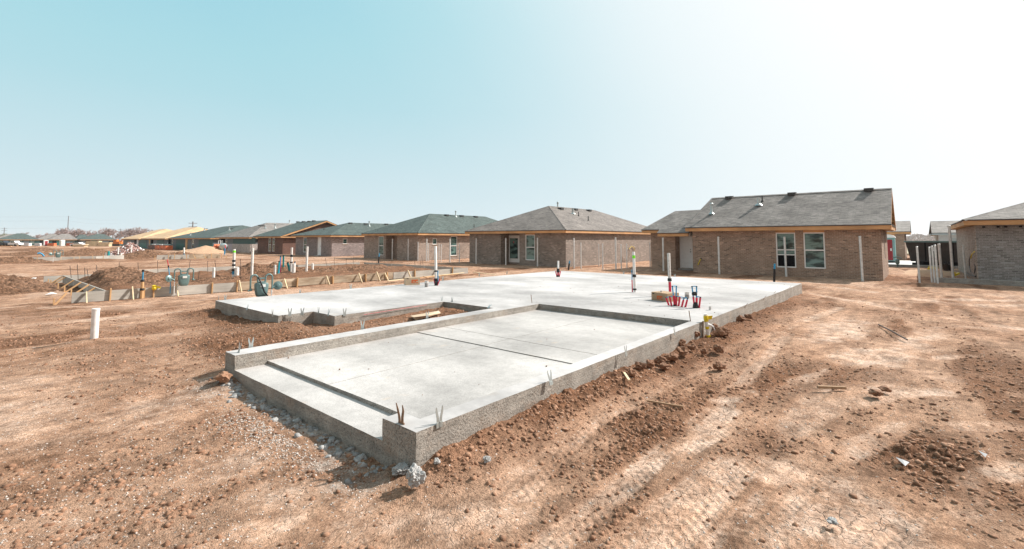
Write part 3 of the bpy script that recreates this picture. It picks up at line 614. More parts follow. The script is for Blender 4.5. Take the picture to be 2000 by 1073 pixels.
t, tp = lines('tall bundle of water lines with blue loop and black tape, rightmost on the slab', [(1357,602,1351.5,560,.55), (1360,602,1360.5,560,.5)])
c = (tp[0]+tp[1])/2; MB().tube([c-Vector((0,0,.12)), c-Vector((0,0,.17)), c-Vector((0,0,.2))], [.05,.062,.05], 10).build('tape_band', 'black_tape', t); p = Zp(1358.5, 602, T); MB().tube([p, p+Vector((0,0,.13))], [.065,.045], 10).build('tape_band', 'black_tape', t)
lines('short red sleeve leaning out beside the rightmost bundle of water lines', [(1365,602,1368,581,.95), (1361,601,1361,580,.9)])
# cups, box
def cup(px, py, r, h, label, inner='black_void', fill=None):
    c = Zp(px, py, T); t = thing('bucket', label, 'bucket', (c.x, c.y, T)); mb = MB(); mb.smooth = True
    mb.lathe([(r*.9, 0), (r*.98, h*.6), (r, h*.97), (r*1.06, h*.97), (r*1.06, h), (r*.95, h), (r*.93, h*.9)], 20, (c.x, c.y, T+.002)); mb.build('shell', 'pvc_dirty', t)
    if fill: m2 = MB(); m2.smooth = True; m2.lathe([(r*.915, h*.02), (r*.965, h*.35), (r*1.0, h*.62)], 20, (c.x, c.y, T+.004)); m2.build('cement_crust', 'rubble_grey', t)
    return t
simple('rubble_grey', (.33,.31,.30), .9, var=.5, scale=40)
cup(1342, 583, .058, .155, 'white plastic bucket crusted with cement behind the red water lines', fill=1)
cup(833, 561, .06, .20, 'white cement-crusted bucket near the box at the slab\'s left edge', fill=1)
cup(1387, 606, .028, .075, 'small white pipe stub standing alone right of the water lines')
def carton(label, a, b, d, h, mark_side, front, sidem, open_=False):
    a = Vector(a); b = Vector(b); e = (b-a); ln = e.length; e.normalize(); n = Vector((-e.y, e.x, 0)); t = thing('cardboard_box', label, 'box', a)
    W = lambda s, w, z: a + e*s + n*w + Vector((0,0,z))
    def face(q, m, nm): MB().quad(*q).build(nm, m, t)
    mb = MB(); mb.add([W(0,0,0), W(ln,0,0), W(ln,d,0), W(0,d,0), W(0,0,h), W(ln,0,h), W(ln,d,h), W(0,d,h)], [[3,2,1,0],[4,5,6,7],[0,1,5,4],[1,2,6,5],[2,3,7,6],[3,0,4,7]]); mb.build('carton', front, t)
    q = MB(); q.add([W(.002, d*.46, h+.002), W(ln-.002, d*.46, h+.002), W(ln-.002, d*.54, h+.002), W(.002, d*.54, h+.002)], [[0,1,2,3]]); q.build('packing_tape', 'cardboard_pale', t)
    s0, s1, z0, z1 = mark_side; k = MB()
    for i, (u0, u1, w0, w1) in enumerate([(0,1,.62,1), (0,.22,.1,.62), (.3,.45,.0,.5), (.5,.68,.2,.62), (.75,1,.05,.3)]):   # a blocky printed mark
        x0 = s0+(s1-s0)*u0; x1 = s0+(s1-s0)*u1; y0 = z0+(z1-z0)*w0; y1 = z0+(z1-z0)*w1; k.quad(W(x0,-.002,y0), W(x1,-.002,y0), W(x1,-.002,y1), W(x0,-.002,y1))
    k.build('printed_mark', 'orange_print', t); k = MB(); k.quad(W(.03,-.002,h-.05), W(.1,-.002,h-.05), W(.1,-.002,h-.025), W(.03,-.002,h-.025)); k.build('printed_label', 'black_plastic', t)
    return t
A = Zp(1272.5, 586, T); B = Zp(1304, 590.5, T); B.z = A.z = T+.001
carton('brown cardboard box with an orange print standing in the middle of the slab', A, B, .42, .205, (.18, .36, .03, .13), 'cardboard', 'cardboard')
c = Zp(1284.5, 585, T); t = thing('cup', 'little white cup standing on top of the brown box on the slab', 'cup', (9.22, 1.86, T+.206)); m_ = MB(); m_.smooth = True; m_.lathe([(.03,0),(.034,.045),(.036,.05),(.0,.05)], 16, t.location); m_.build('shell', 'pvc', t)
A = Zp(786, 557, T); B = Zp(803, 557.5, T); A.z = B.z = T+.001
e = Zp(820, 556.5, T); carton('pale cardboard box with orange print near the slab\'s left back edge', Zp(792,557.6,T)+Vector((0,0,.001)), Vector((e.x, e.y, T+.001)), .22, .255, (.2, .42, .05, .18), 'cardboard_pale', 'cardboard')

# yellow-taped standpipe beside the slab
c = Vector((6.85, -.17, .0)); c = Zp(1386, 664, .02); t = thing('marked_pipe', 'white pipe stub wrapped in yellow caution tape beside the slab', 'pipe', (c.x, c.y, 0)); top = Vector((c.x-.05, c.y+.05, .50))
b0 = Vector((c.x, c.y, -.1)); mb = MB(); mb.smooth = True; mb.tube([b0, top], .03, 16); mb.build('pipe', 'pvc', t)
for z0, z1, r in ((.06,.11,.034), (.22,.27,.033), (.36,.47,.04)):
    f = lambda z: b0 + (top-b0)*((z+.1)/.6); m2 = MB(); m2.smooth = True; m2.tube([f(z0), f((z0+z1)/2), f(z1)], [r, r*1.1, r], 14); m2.build('caution_tape', 'yellow_tape', t)
f = lambda z: b0 + (top-b0)*((z+.1)/.6); p = f(.42); MB().add([p+Vector((.0,0,.03)), p+RT*.13+Vector((0,0,.05)), p+RT*.11+Vector((0,0,-.02)), p+Vector((0,0,-.03)), p+RT*.06+Vector((.02,.02,.04))], [[0,4,1],[0,3,2,4],[4,2,1]]).build('tape_tail', 'yellow_tape', t)
p = f(.30); MB().tube([p, p+RT*.07+Vector((0,0,-.01)), p+RT*.12+Vector((0,0,-.04)), p+RT*.15+Vector((0,0,-.10))], [.03,.022,.016,.008], 8).build('plastic_flap', 'white_cloth', t)
# black and teal utility stubs behind the slab
for px, py, ty, lb in ((1512, 550, 524, 'thick black utility stub with teal tip behind the right end of the slab'), (1110, 527.5, 512, 'leaning black utility stub with teal tip behind the middle of the slab'), (739, 517, 501, 'black utility stub with teal tip behind the framed lot')):
    c = Zp(px, py); h = {1512: .85, 1110: .62, 739: .9}[px]; ln = .12 if px == 1110 else .05
    pipe('utility_stub', lb, 'pipe', (c.x, c.y, -.05), [('sleeve', 0, h*.72, .05, 'black_plastic'), ('blue_tube', h*.7, h, .04, 'blue_pipe')], (ln*.6, -ln))

# ------------------------------------------------------------------ gas meters
def gas_meter(name, label, loc, mirror=1, hose=True, sc=1., bracket=False):
    t = thing(name, label, 'gas meter', (0,0,0)); s = mirror
    def P(*q): return [(x*s, y, z) for x, y, z in q]
    mb = MB(); mb.smooth = True     # body: tapered rounded case, two bellows halves
    for (y0, y1, g) in ((-.095, -.012, 1.), (.012, .095, 1.)):
        ring = []
        for z, w, dd in ((.315,.075,.6), (.325,.105,.8), (.38,.130,1.), (.50,.155,1.), (.62,.165,1.), (.66,.16,.95), (.685,.135,.8), (.69,.10,.6)):
            ym = (y0+y1)/2; hy = (y1-y0)/2*dd; pts = []
            for k in range(16):
                a = 2*math.pi*k/16; cx, cy = math.cos(a), math.sin(a); ex = abs(cx)**.6*(1 if cx >= 0 else -1); ey = abs(cy)**.6*(1 if cy >= 0 else -1)
                pts.append((w*ex*s, ym+hy*ey, z))
            ring.append(pts)
        vs = [p for r in ring for p in r]; n = len(ring); fs = [[i*16+k, i*16+(k+1)%16, (i+1)*16+(k+1)%16, (i+1)*16+k] for i in range(n-1) for k in range(16)] + [list(range(16))[::-1], [(n-1)*16+k for k in range(16)]]
        mb.add(vs, fs)
    mb.box(-.15, .15, -.013, .013, .40, .66); mb.build('case', 'meter_teal', t)
    mb = MB(); mb.box(-.07, .07, -.075, .075, .688, .72); mb.lathe([(.022,0),(.022,.05)], 12, (-.085,0,.69)); mb.lathe([(.022,0),(.022,.05)], 12, (.085,0,.69)); mb.build('top_plate', 'meter_teal', t)
    mb = MB(); mb.box(-.065, .065, -.118, -.092, .58, .655); mb.build('index_box', 'meter_dial', t)
    def loop(x0, x1, zl, zr, nm='inlet_pipe'):
        cx = (x0+x1)/2; r = abs(x1-x0)/2; pts = [(x0,0,zl)] + [(x0,0,.80)]
        for k in range(1, 9): a = math.pi*(1-k/8.); pts.append((cx+r*math.cos(a)*(1 if x1 > x0 else -1), 0, .82+r*math.sin(a)))
        pts.append((x1,0,zr)); m2 = MB(); m2.smooth = True; m2.tube(P(*pts), .022, 10); m2.build(nm, 'meter_teal', t)
    loop(-.28, -.10, .52, .70); loop(.10, .28, .70, .50, 'outlet_pipe')
    mb = MB(); mb.smooth = True; mb.lathe([(.03,0),(.034,.012),(.034,.045),(.024,.06)], 12, (-.27*s,0,.49)); mb.tube(P((-.27,0,.50), (-.34,0,.495)), .02, 8); mb.build('valve', 'meter_teal', t)
    mb = MB(); mb.tube(P((-.09,.0,.80), (.09,.0,.80)), .010, 8); mb.box(-.08, .08, -.01, .01, .79, .83); mb.build('meter_bar', 'meter_teal', t)
    mb = MB(); mb.smooth = True; mb.tube(P((.27,0,.52), (.33,0,.56), (.40,0,.58)), .026, 10)
    mb.lathe([(.03,-.05),(.05,-.035),(.105,-.02),(.118,-.008),(.118,.008),(.10,.018),(.055,.026),(.045,.05),(.03,.055),(.0,.056)], 24, (.43*s,-.01,.585), (-.35*s,-1,.15)); mb.build('regulator', 'meter_teal', t)
    mb = MB(); mb.smooth = True; mb.tube(P((.27,0,.5), (.27,0,-.05)), .014, 10); mb.lathe([(.022,0),(.022,.03)], 8, (.27*s,0,.42)); mb.lathe([(.022,0),(.022,.03)], 8, (.27*s,0,.28)); mb.build('riser', 'galvanized', t)
    if hose: m2 = MB(); m2.smooth = True; m2.tube([(-.10,-.03,.84), (-.085,-.12,.76), (-.03,-.14,.60), (.03,-.13,.45), (.10,-.12,.36), (.17,-.10,.28), (.19,-.08,-.05)], .02, 10); m2.build('hose', 'black_plastic', t)
    if bracket: m2 = MB(); m2.beam((.14*s,.02,.52), (.19*s,.04,.0), .035, .02); m2.build('bracket', 'galvanized', t)
    t.location = loc; t.scale = (sc,)*3
    return t
c = Vp(510, 577, 10.68); gas_meter('gas_meter', 'teal gas meter with a black hose behind the slab\'s left edge', (c.x, 10.68, 0.0), 1, True, 1.02)
c = Vp(358, 568, 15.85); gas_meter('gas_meter', 'teal gas meter with white index box at the framed lot\'s near board', (c.x, 15.85, .02), -1, False, .98, True)
c = Zp(112, 512, .1); gas_meter('gas_meter', 'small teal gas meter far off on the left before the next framed lot', (c.x, c.y-.2, .15), -1, False, 1.0)
c = Zp(332, 575, 0); c = Vp(332, 555, 15.8); t = thing('water_line', 'thin line, red on top and blue below, rising behind the white-faced gas meter', 'pipe', (c.x, 15.8, 0))
a = Vp(333, 556, 15.9); b_ = Vp(329, 520, 15.9); d_ = Vp(326.5, 507, 15.9); MB().tube([(a.x, 15.9, .1), a, b_], .014, 8).build('blue_tube', 'blue_pipe', t); MB().tube([b_, d_], .012, 8).build('red_sleeve', 'red_pipe', t); MB().tube([b_-Vector((0,0,.05)), b_+Vector((0,0,.02))], .02, 8).build('tape_band', 'black_tape', t)

# ------------------------------------------------------------------ wooden formwork
def formwork(label, runs, stakes, board_h=.30, zb=.0, wet=None, name='formwork', cat='formwork', stake_mat='wood_stake'):
    a = runs[0][0]; t = thing(name, label, cat, (a[0], a[1], 0))
    for i, (p, q, m) in enumerate(runs):
        n = max(1, round(math.hypot(q[0]-p[0], q[1]-p[1])/3.4))
        for k in range(n):
            s0 = k/n; s1 = (k+1)/n - .004
            A = (p[0]+(q[0]-p[0])*s0, p[1]+(q[1]-p[1])*s0, zb+board_h/2); B = (p[0]+(q[0]-p[0])*s1, p[1]+(q[1]-p[1])*s1, zb+board_h/2+random.uniform(-.012,.012))
            MB().beam(A, B, .035, board_h).build('board', m, t)
    for x, y, dx, dy, kind in stakes:
        h = zb+board_h*random.uniform(.95, 1.25)
        if kind == 's': MB().beam((x, y, -.08), (x+random.uniform(-.03,.03), y+random.uniform(-.02,.02), h+.02), .085, .035, (1,0,0)).build('stake', stake_mat, t)
        elif kind == 'l':   # leaning brace down to the dirt, and a kicker stake
            MB().beam((x+dx, y+dy, gz(x+dx, y+dy)-.03), (x, y, h), .075, .03, (-dy, dx, 0)).build('brace', 'wood_pale', t)
        elif kind == 'v':
            MB().beam((x+dx, y+dy, gz(x+dx, y+dy)-.03), (x, y, h-.02), .05, .022, (-dy, dx, 0)).build('brace', stake_mat, t)
            MB().beam((x+dx*1.05, y+dy*1.05, -.05), (x+dx*1.05, y+dy*1.05, .2), .06, .035, (1,0,0)).build('stake', stake_mat, t)
    return t
stk = []
for px, kind in [(134,'v'),(169,'l'),(215,'s'),(258,'l'),(281,'s'),(300,'s'),(344,'l'),(413,'s'),(462,'s'),(466,'l'),(554,'l'),(579,'s'),(636,'l'),(649,'s'),(699,'l'),(713,'s'),(734,'l'),(750,'l'),(755,'s'),(795,'l'),(809,'s'),(850,'l'),(882,'s')]:
    c = Vp(px, 560, 16.1); stk.append((c.x, 16.06, (-.02 if kind == 'l' else .0), -.33, kind))
stk[0] = (-.35, 16.0, -.25, -.05, 'v')
for px, py in ((126,541),(141,550),(150,557),(161,563),(176,569),(188,574)):
    c = Zp(px, py, .1); stk.append((.52, max(16.4, min(25.3, c.y)), -.42, 0, 'v'))
formwork('long wooden formwork braced with yellow stakes round the next unpoured lot', [((-.22,16.1),(4.35,16.1),'form_board'), ((4.36,16.12),(11.2,16.12),'form_stained'), ((11.2,16.1),(16.2,16.1),'form_board'), ((.55,16.2),(.55,25.4),'form_board'), ((-.05,25.5),(2.4,25.5),'form_board'),
         ((3.9,27.7),(8.9,27.7),'form_board'), ((11.3,26.2),(15.6,26.2),'form_board'), ((11.3,26.2),(11.3,27.7),'form_board'), ((15.9,16.3),(15.9,26.2),'form_board')], stk, .31, .0)
t = thing('plastic_bag', 'yellow plastic wrapped over a stake of the near formwork', 'bag', (1.55, 16.02, .3)); c = Vp(301, 562, 16.0); t.location = (c.x, 15.99, c.z); o = MB()
o.smooth = True; o.lathe([(.0,-.09),(.05,-.07),(.075,-.02),(.06,.03),(.08,.06),(.03,.085),(0,.09)], 9, (c.x, 15.98, c.z))
o.build('sheet', 'yellow_tape', t); o = MB(); o.beam((c.x+.04, 15.95, c.z+.03), (c.x+.16, 15.93, c.z-.01), .05, .06); o.build('tail', 'yellow_tape', t)
c = Vp(277, 577, 15.98); pipe('water_service', 'blue topped pipe on a yellow stake at the near formwork', 'pipe', (c.x, 15.98, -.05), [('stake', 0, .62, .045, 'wood_stake'), ('tape_band', .30, .37, .055, 'black_tape'), ('tape_band', .58, .65, .05, 'black_tape'), ('blue_tube', .64, .93, .02, 'blue_pipe'), ('valve', .9, .97, .035, 'black_plastic')])
# loose boards, strips and sticks
def plank(label, p, q, z, w=.09, m='wood_pale', name='wood_plank', th=.025, q_z=None):
    a = Zp(*p, z); b_ = Zp(*q, z if q_z is None else q_z); t = thing(name, label, 'plank', a); MB().beam(a, b_, w, th).build('board', m, t); return t
plank('long pale board lying by the slab\'s left back edge, nearest the box', (757,549), (905,533), .07, .16); plank('long pale board lying behind another beyond the box', (790,545), (895,535), .12, .14, 'wood_stake')
plank('short yellow board propped across the long pale boards near the box', (826,540), (842,547), .2, .07, 'wood_stake', q_z=.02); plank('pale board on the dirt behind the far left slab edge', (925,532), (968,537), .1, .07)
plank('thin weathered stick lying on the dirt right of the slab', (1264,783), (1335,795), .03, .02, 'old_wood', 'stick', .018); plank('dry brown stick lying across the right side of the site', (1597,756), (1652,758), .03, .035, 'old_wood', 'stick', .03)
plank('yellow splinter of wood on the dirt bank beside the slab', (1219,728), (1229,743), .16, .03, 'wood_pale', 'stick', .015); plank('board lying by the dirt heap at the far left', (33,552), (57,548), .15, .10, 'wood_pale'); plank('white board scrap beyond the dirt heap at the far left', (60,547), (68,543), .08, .12, 'white_paint')
a = Zp(1716, 636); b_ = Zp(1772, 666); t = thing('rebar_rod', 'dark steel rod lying flat on the dirt at the right', 'rod', a); MB().tube([a+Vector((0,0,.02)), (a+b_)/2+Vector((0,0,.03)), b_+Vector((0,0,.02))], .014, 6).build('rod', 'rebar', t)
a = Zp(866, 607, .2); t = thing('paper_sack', 'crumpled tan paper scrap in the dirt notch of the slab', 'paper', (a.x, a.y, .2)); o = MB(); P = [Zp(801,617,.22), Zp(830,612,.27), Zp(857,607,.30), Zp(861,612,.25), Zp(838,619,.26), Zp(812,626,.21)]; o.add(P + [Zp(832,617,.31), Zp(808,620,.28)], [[0,1,6,7],[1,2,6],[2,3,6],[3,4,6],[4,5,7,6],[5,0,7]]); o.build('sheet', 'cardboard_pale', t)
for px, py, s, lb in ((1763,905,.045,'small square white scrap lying on dark clods at the right'), (1690,1000,.0,''), (100,577,.16,'crumpled white plastic sheet on the dirt at the left'), (1920,893,.03,'white scrap at the right edge on dark clods')):
    if not lb: continue
    c = Zp(px, py); z = gz(c.x, c.y)+.03; t = thing('plastic_scrap', lb, 'scrap', (c.x, c.y, z)); o = MB(); o.add([(c.x-s, c.y-s*.4, z-.02), (c.x+s*.2, c.y-s, z+.0), (c.x+s, c.y+s*.3, z-.02), (c.x, c.y+s, z+.02), (c.x, c.y, z+s*.3)], [[0,1,4],[1,2,4],[2,3,4],[3,0,4]]); o.build('sheet', 'white_cloth', t)

# ------------------------------------------------------------------ dirt heaps
def heap(label, cx, cy, rx, ry, h, ang=0, seed=0, name='dirt_mound', cat='dirt mound', mat='mound_soil', n=110, clod=1., lumps=(), zb=None):
    g = np.linspace(-1.25, 1.25, n); X, Y = np.meshgrid(g, g, indexing='ij'); x = X*rx; y = Y*ry; r = np.hypot(X, Y) + .28*(fbm(X+5, Y+seed, 1.9, 4, seed)-.5)
    z = h*np.clip(1-r, -.25, 1)**1 if False else h*np.where(r < 1, np.clip(1-r, 0, 1)**1.05, -(r-1)*.6)
    for lx, ly, lr, lh in lumps: z = z + lh*np.exp(-((x-lx)**2+(y-ly)**2)/lr**2)
    ca, sa = math.cos(ang), math.sin(ang); wx = cx + x*ca - y*sa; wy = cy + x*sa + y*ca
    z = z + clod*(.20*domes(wx, wy, .34, seed+2, .7) + .16*domes(wx, wy, .16, seed+4, .8) + .20*(fbm(wx, wy, 2.5, 5, seed)-.5))*np.clip(1.35-r, 0, 1)
    base = gz(cx, cy) if zb is None else zb; z = z + macro(wx.ravel(), wy.ravel()).reshape(wx.shape) + (base - gz(cx, cy))*np.clip(1.2-r, 0, 1) - .06 - .25*np.clip(r-.98, 0, 1)/.18
    me = bpy.data.meshes.new(name); V = np.stack([wx.ravel()-cx, wy.ravel()-cy, z.ravel()-base], 1); i = np.arange(n-1)[:, None]*n; j = np.arange(n-1)[None, :]; q = np.stack([i+j, i+n+j, i+n+j+1, i+j+1], -1).reshape(-1, 4)
    rr = r.ravel()[q].min(1); q = q[rr < 1.16]
    me.from_pydata(V.tolist(), [], q.tolist()); me.materials.append(M[mat]); me.polygons.foreach_set('use_smooth', [True]*len(q))
    o = bpy.data.objects.new(name, me); o.location = (cx, cy, base); col.objects.link(o); return tag(o, label, cat)
def heap_px(label, px, py, v, rx, ry, seed, **k):
    c = Vp(px, py, v); zb = k.pop('zb', None); zb = gz(c.x, v) if zb is None else zb
    return heap(label, c.x, v, rx, ry, max(.15, c.z-zb)*1.12, seed=seed, zb=zb, **k)
heap_px('tall pointed heap of brown clods inside the left end of the near formwork', 232, 522, 21.3, 2.1, 2.6, 3, zb=-.05, clod=.7)
heap_px('low dirt heap behind the white-faced gas meter', 305, 534, 19.6, 1.5, 1.6, 5, zb=.1, clod=.8); heap_px('brown heap left of the slim white standpipe in the framed lot', 492, 514, 22.5, 1.5, 1.8, 7, zb=.1, clod=.8)
heap_px('rounded brown heap behind the tall white standpipe in the framed lot', 538, 513, 23., 1.3, 1.6, 9, zb=.1, clod=.8); heap_px('long low ridge of brown clods filling the right half of the framed lot', 650, 521, 20.8, 3.6, 1.8, 12, ang=.0, zb=.1, n=150, lumps=((2.6,0,1.0,.14),), clod=.8)
heap_px('low heap of clods between formwork and standpipes in the framed lot', 440, 538, 18.6, 2.8, 1.6, 14, zb=.15, n=130, clod=.8)
heap_px('reddish dirt heap cut off by the left edge', 5, 538, 23.5, 1.9, 3.2, 17, zb=-.05, n=130, clod=.9); heap_px('small knob of dirt left of the far formwork', 30, 503, 52., 2.2, 3., 19)
heap_px('broad brown heap directly right of the brick rubble', 282, 488, 58., 3.0, 3.5, 21)
heap_px('smooth tan cone of soil before the grey-wrapped houses', 402, 480.5, 74, 4.0, 4.2, 23, clod=.4, mat='sand'); heap_px('wide brown heap in the distance behind the far gas meter', 172, 486, 72., 3.6, 4, 25)
heap_px('low brown heap in the distance at the far left', 62, 492, 80., 4., 4., 27); heap_px('distant heap before the row of portable toilets', 75, 484, 112., 4.5, 5., 29); heap_px('small heap behind the right end of the far formwork', 350, 492, 64., 2.6, 3., 31)
heap('bank of sandy soil between the brick house and the dumpster', 33.5, -3.6, 5., 1.3, .22, seed=33, clod=.25, mat='sand', zb=0.)
# brick rubble pile far left
c = Vector((10.4, 66.5, -.1)); n = 900; a_ = R0.rand(n)*6.28; r_ = 2.3*np.sqrt(R0.rand(n)); bz = np.maximum(0, 1.7*(1-r_/2.3)); t = thing('brick_rubble', 'pinkish pile of broken brick among dirt heaps in the distance', 'rubble pile', c)
o = MB()
for k in range(n):
    x, y, z = c.x+r_[k]*math.cos(a_[k]), c.y+r_[k]*math.sin(a_[k]), c.z+bz[k]*R0.uniform(.8,1.05); d_ = Vector(R0.randn(3)).normalized()*.11; o.cm = int(R0.rand() < .18); o.beam(Vector((x,y,z))-d_, Vector((x,y,z))+d_, .11, .08, R0.randn(3))
o.build('bricks', ['brick_chips', 'white_cloth'], t)

# ------------------------------------------------------------------ pipes, rebar in the framed lot
LOT = 'short white drain stubs in the framed lot'
def px_pipe(label, px, base, top, u=None, v=None, z0=.2, r=.05, segs=(), mats='pvc', name='standpipe'):
    c = Vp(px, base, v) if v else Zp(px, base, z0); tp = Vp(px, top, c.y); h = max(.1, tp.z-c.z)
    S = [('pipe', 0, h+.15, r, mats)] + [(n_, .15+a*h, .15+b*h, r*rr, m_) for n_, a, b, rr, m_ in segs]
    return pipe(name, label, 'pipe', (c.x, c.y, c.z-.15), S, (random.uniform(-.01,.01), random.uniform(-.01,.01)))
px_pipe('white standpipe with a green dot and black bands in the framed lot', 456, 542, 487, z0=.35, r=.05, segs=[('paint_band', .88, .95, 1.05, 'lime'), ('tape_band', .55, .62, 1.2, 'black_tape'), ('tape_band', .40, .47, 1.2, 'black_tape'), ('tape_band', .22, .30, 1.25, 'black_tape'), ('blue_tube', .1, .22, 1.1, 'blue_pipe')])
px_pipe('squat white pipe directly right of the green-dotted standpipe', 462, 542, 523, z0=.35, r=.085); px_pipe('short thin white stub left of the green-dotted standpipe', 417, 541, 523, z0=.35, r=.05)
px_pipe('tall plain white standpipe behind the hosed gas meter', 491.5, 545, 485, v=18.5, r=.05); px_pipe('tall plain white standpipe right of the blue pipe cluster', 598.5, 528, 482, z0=.35, r=.055)
px_pipe('white standpipe with black bands in the blue pipe cluster', 568.5, 527, 484, z0=.4, r=.05, segs=[('tape_band', .58, .68, 1.2, 'black_tape'), ('tape_band', .3, .36, 1.2, 'black_tape')]); px_pipe('squat white pipe at the foot of the blue pipe cluster', 573.5, 527.5, 515, z0=.4, r=.085)
px_pipe('low white stub left of the blue pipe cluster', 537, 530, 518, z0=.4, r=.05); px_pipe('low white stub right of the tallest standpipe in the framed lot', 610.5, 525, 515, z0=.4, r=.055)
c = Zp(549, 529, .4); t = thing('water_lines', 'leaning cluster of teal and blue water lines in the framed lot', 'pipes', c)
for i, (bx, by, tx, ty, m_) in enumerate([(543,531,545,512,'teal_pipe'),(545,530,548,502,'blue_pipe'),(548,528,548.5,503,'red_pipe'),(553,524,553,502,'teal_pipe'),(554,524,554.5,500,'teal_pipe'),(565,527,561,515,'teal_pipe'),(567,527,563,514,'teal_pipe'),(574,527,576,513,'blue_pipe')]):
    a = Zp(bx, by, .38); b_ = Vp(tx, ty, a.y); MB().tube([a-Vector((0,0,.1)), b_], .028, 8).build('tube', m_, t)
    MB().lathe([(.03,0),(.035,.03),(.02,.06)], 8, b_).build('cap', 'black_plastic', t)
o = None
for i, (px, y0, y1) in enumerate([(141,545,520),(154,549,517),(167,548,523),(175,545,526),(186,541,530),(193,543,518),(232,533,513),(272,540,513),(309,533,509),(368,534,508),(406,531,510),(424,537,509),(471,548,506),(386,550,530),(640,520,504),(653,519,503),(676,518,505),(690,517,503),(820,516,500),(827,517,503),(812,519,505)]):
    a = Zp(px, y0, .25); b_ = Vp(px+random.uniform(-5,5), y1, a.y+random.uniform(-.1,.1)); t = thing('rebar_stake', 'thin rusty rebar rod sticking up inside the framed lot', 'rebar', a, 'rebar rods sticking up inside the framed lot'); MB().tube([a-Vector((0,0,.2)), b_], .011, 5).build('rod', 'rebar', t)

# ------------------------------------------------------------------ lots further left
st = []
for px in (115,143,155,185,210,66): c = Zp(px, 511, .0); st.append((c.x, 51.9, -.05, -.6, 'v' if px % 2 else 's'))
formwork('distant wooden formwork with stakes behind the far gas meter', [((1.4,52.1),(5.4,52.1),'form_board'), ((5.4,52.1),(7.6,53.5),'form_board')], st, .42, .0)
st = []
for px in (302,328,340,364,377,397,412,432,437): c = Vp(px, 500, 51.); st.append((c.x, 50.9, .05, -.5, 'v' if px % 2 else 's'))
formwork('distant wooden formwork with stakes in front of the tan soil cone', [((9.6,51.1),(12.2,51.1),'form_board'), ((12.2,51.12),(14.9,51.12),'form_stained')], st, .42, .0)
for k, (px, py, tp, r, m_, nm) in enumerate([(206,504,494,.06,'pvc','white drain stub, leftmost of those by the brick rubble'),(211.5,504,491,.09,'teal_pipe','thick teal pipe stub beside the brick rubble'),(218,504,499,.12,'pvc','squat white pipe just right of the thick teal stub'),(230,503,483,.07,'pvc','white standpipe with blue base left of the brick rubble'),(236,503,495,.09,'pvc','short white pipe before the brick rubble'),(253,501,494,.12,'pvc','squat white pipe right of the brick rubble'),(255.5,501,479,.07,'pvc','white standpipe with black band right of the brick rubble'),(265.5,497,479,.07,'pvc','white standpipe with blue foot, rightmost by the brick rubble'),(359,500,484,.08,'pvc','lone white standpipe with red and blue foot in the distance'),(438.5,497,485,.07,'blue_pipe','thin blue utility stub in the distance by the tan cone')]):
    px_pipe(nm, px, py, tp, z0=.1, r=r, mats=m_, segs=[('tape_band', .22, .30, 1.15, 'black_tape'), ('blue_sleeve', 0, .22, 1.1, 'blue_pipe')] if k in (3,6,7,8) else ())
a = Zp(86, 505, .3); pts = [Vp(x, y, a.y) for x, y in ((73,495.5),(78,494.5),(82,496.5),(86,501))]; t = thing('blue_hose', 'bright blue hose arching over the far formwork', 'hose', a); MB().tube(pts, .06, 8).build('hose', 'blue_pipe', t)
simple('tarp_blue', (.04,.2,.6), .5)
for k, (px, py, ln, m_, lb) in enumerate([(12,480.5,9.,'wood_fascia','long yellow board stack at the far left edge'), (0,481.8,8.,'wood_fascia','lower yellow board at the far left edge'), (120,494,5.,'wood_fascia','amber board on the dirt right of the far gas meter'), (190,497,4.,'wood_fascia','amber board before the distant heaps'), (215,488,6.,'wood_fascia','amber board behind the distant heaps')]):
    c = Zp(px, py, -.2 if k > 1 else -.6); t = thing('timber_board', lb, 'board', c); MB().beam(c-RT*ln/2+Vector((0,0,.1)), c+RT*ln/2+Vector((0,0,.1)), .3, .25).build('board', m_, t)

# ------------------------------------------------------------------ fence posts
def fpost(px, py, top, r, label, group='galvanized fence posts not yet carrying a fence', lean=0.):
    c, h = hat(px, py, top, 0.)
    if px < 1060: c = Up(px, py, 24.2); h = Up(px, top, 24.2).z
    t = thing('fence_post', label, 'post', (c.x, c.y, 0), group); b0 = Vector((c.x, c.y, -.3)); tp = Vector((c.x, c.y, h)) + RT*lean
    mb = MB(); mb.smooth = True; mb.tube([b0, tp], r, 12); mb.build('post', 'galvanized', t)
    mb = MB(); mb.smooth = True; mb.lathe([(r*1.06, -.03), (r*1.08, 0), (r*.7, .012), (0, .016)], 12, tp); mb.build('post_cap', 'galvanized', t)
W1 = 'tall bare metal post '
for px, py, tp, lb in [(766,509,467,'leftmost, before the teal-roofed house\'s recess'), (797,510,467,'second from left, before the teal-roofed brick house'), (833,510.5,467,'left of the small window of the teal-roofed house'), (878.5,513,467,'touching the left edge of the teal-roofed house\'s tall side window'),
      (930,514,466,'in front of the left wall of the grey hip-roofed house'), (988,516,466,'just left of the glass door of the grey hip-roofed house'), (1050,519,465,'just right of the window of the grey hip-roofed house'), (1121.5,524,466,'first past the corner of the grey hip-roofed house'), (1203,525.5,465,'second past the corner of the grey hip-roofed house'),
      (1296,529,465,'left of the white panelled door'), (1405,535,463,'on the blank brick wall between white door and windows'), (1536,540,463,'crossing the left window of the large brick house'), (1685,548.5,462,'right of the windows of the large brick house')]:
    fpost(px, py, tp, .05, W1+lb, lean=-.03 if px > 1500 else 0)
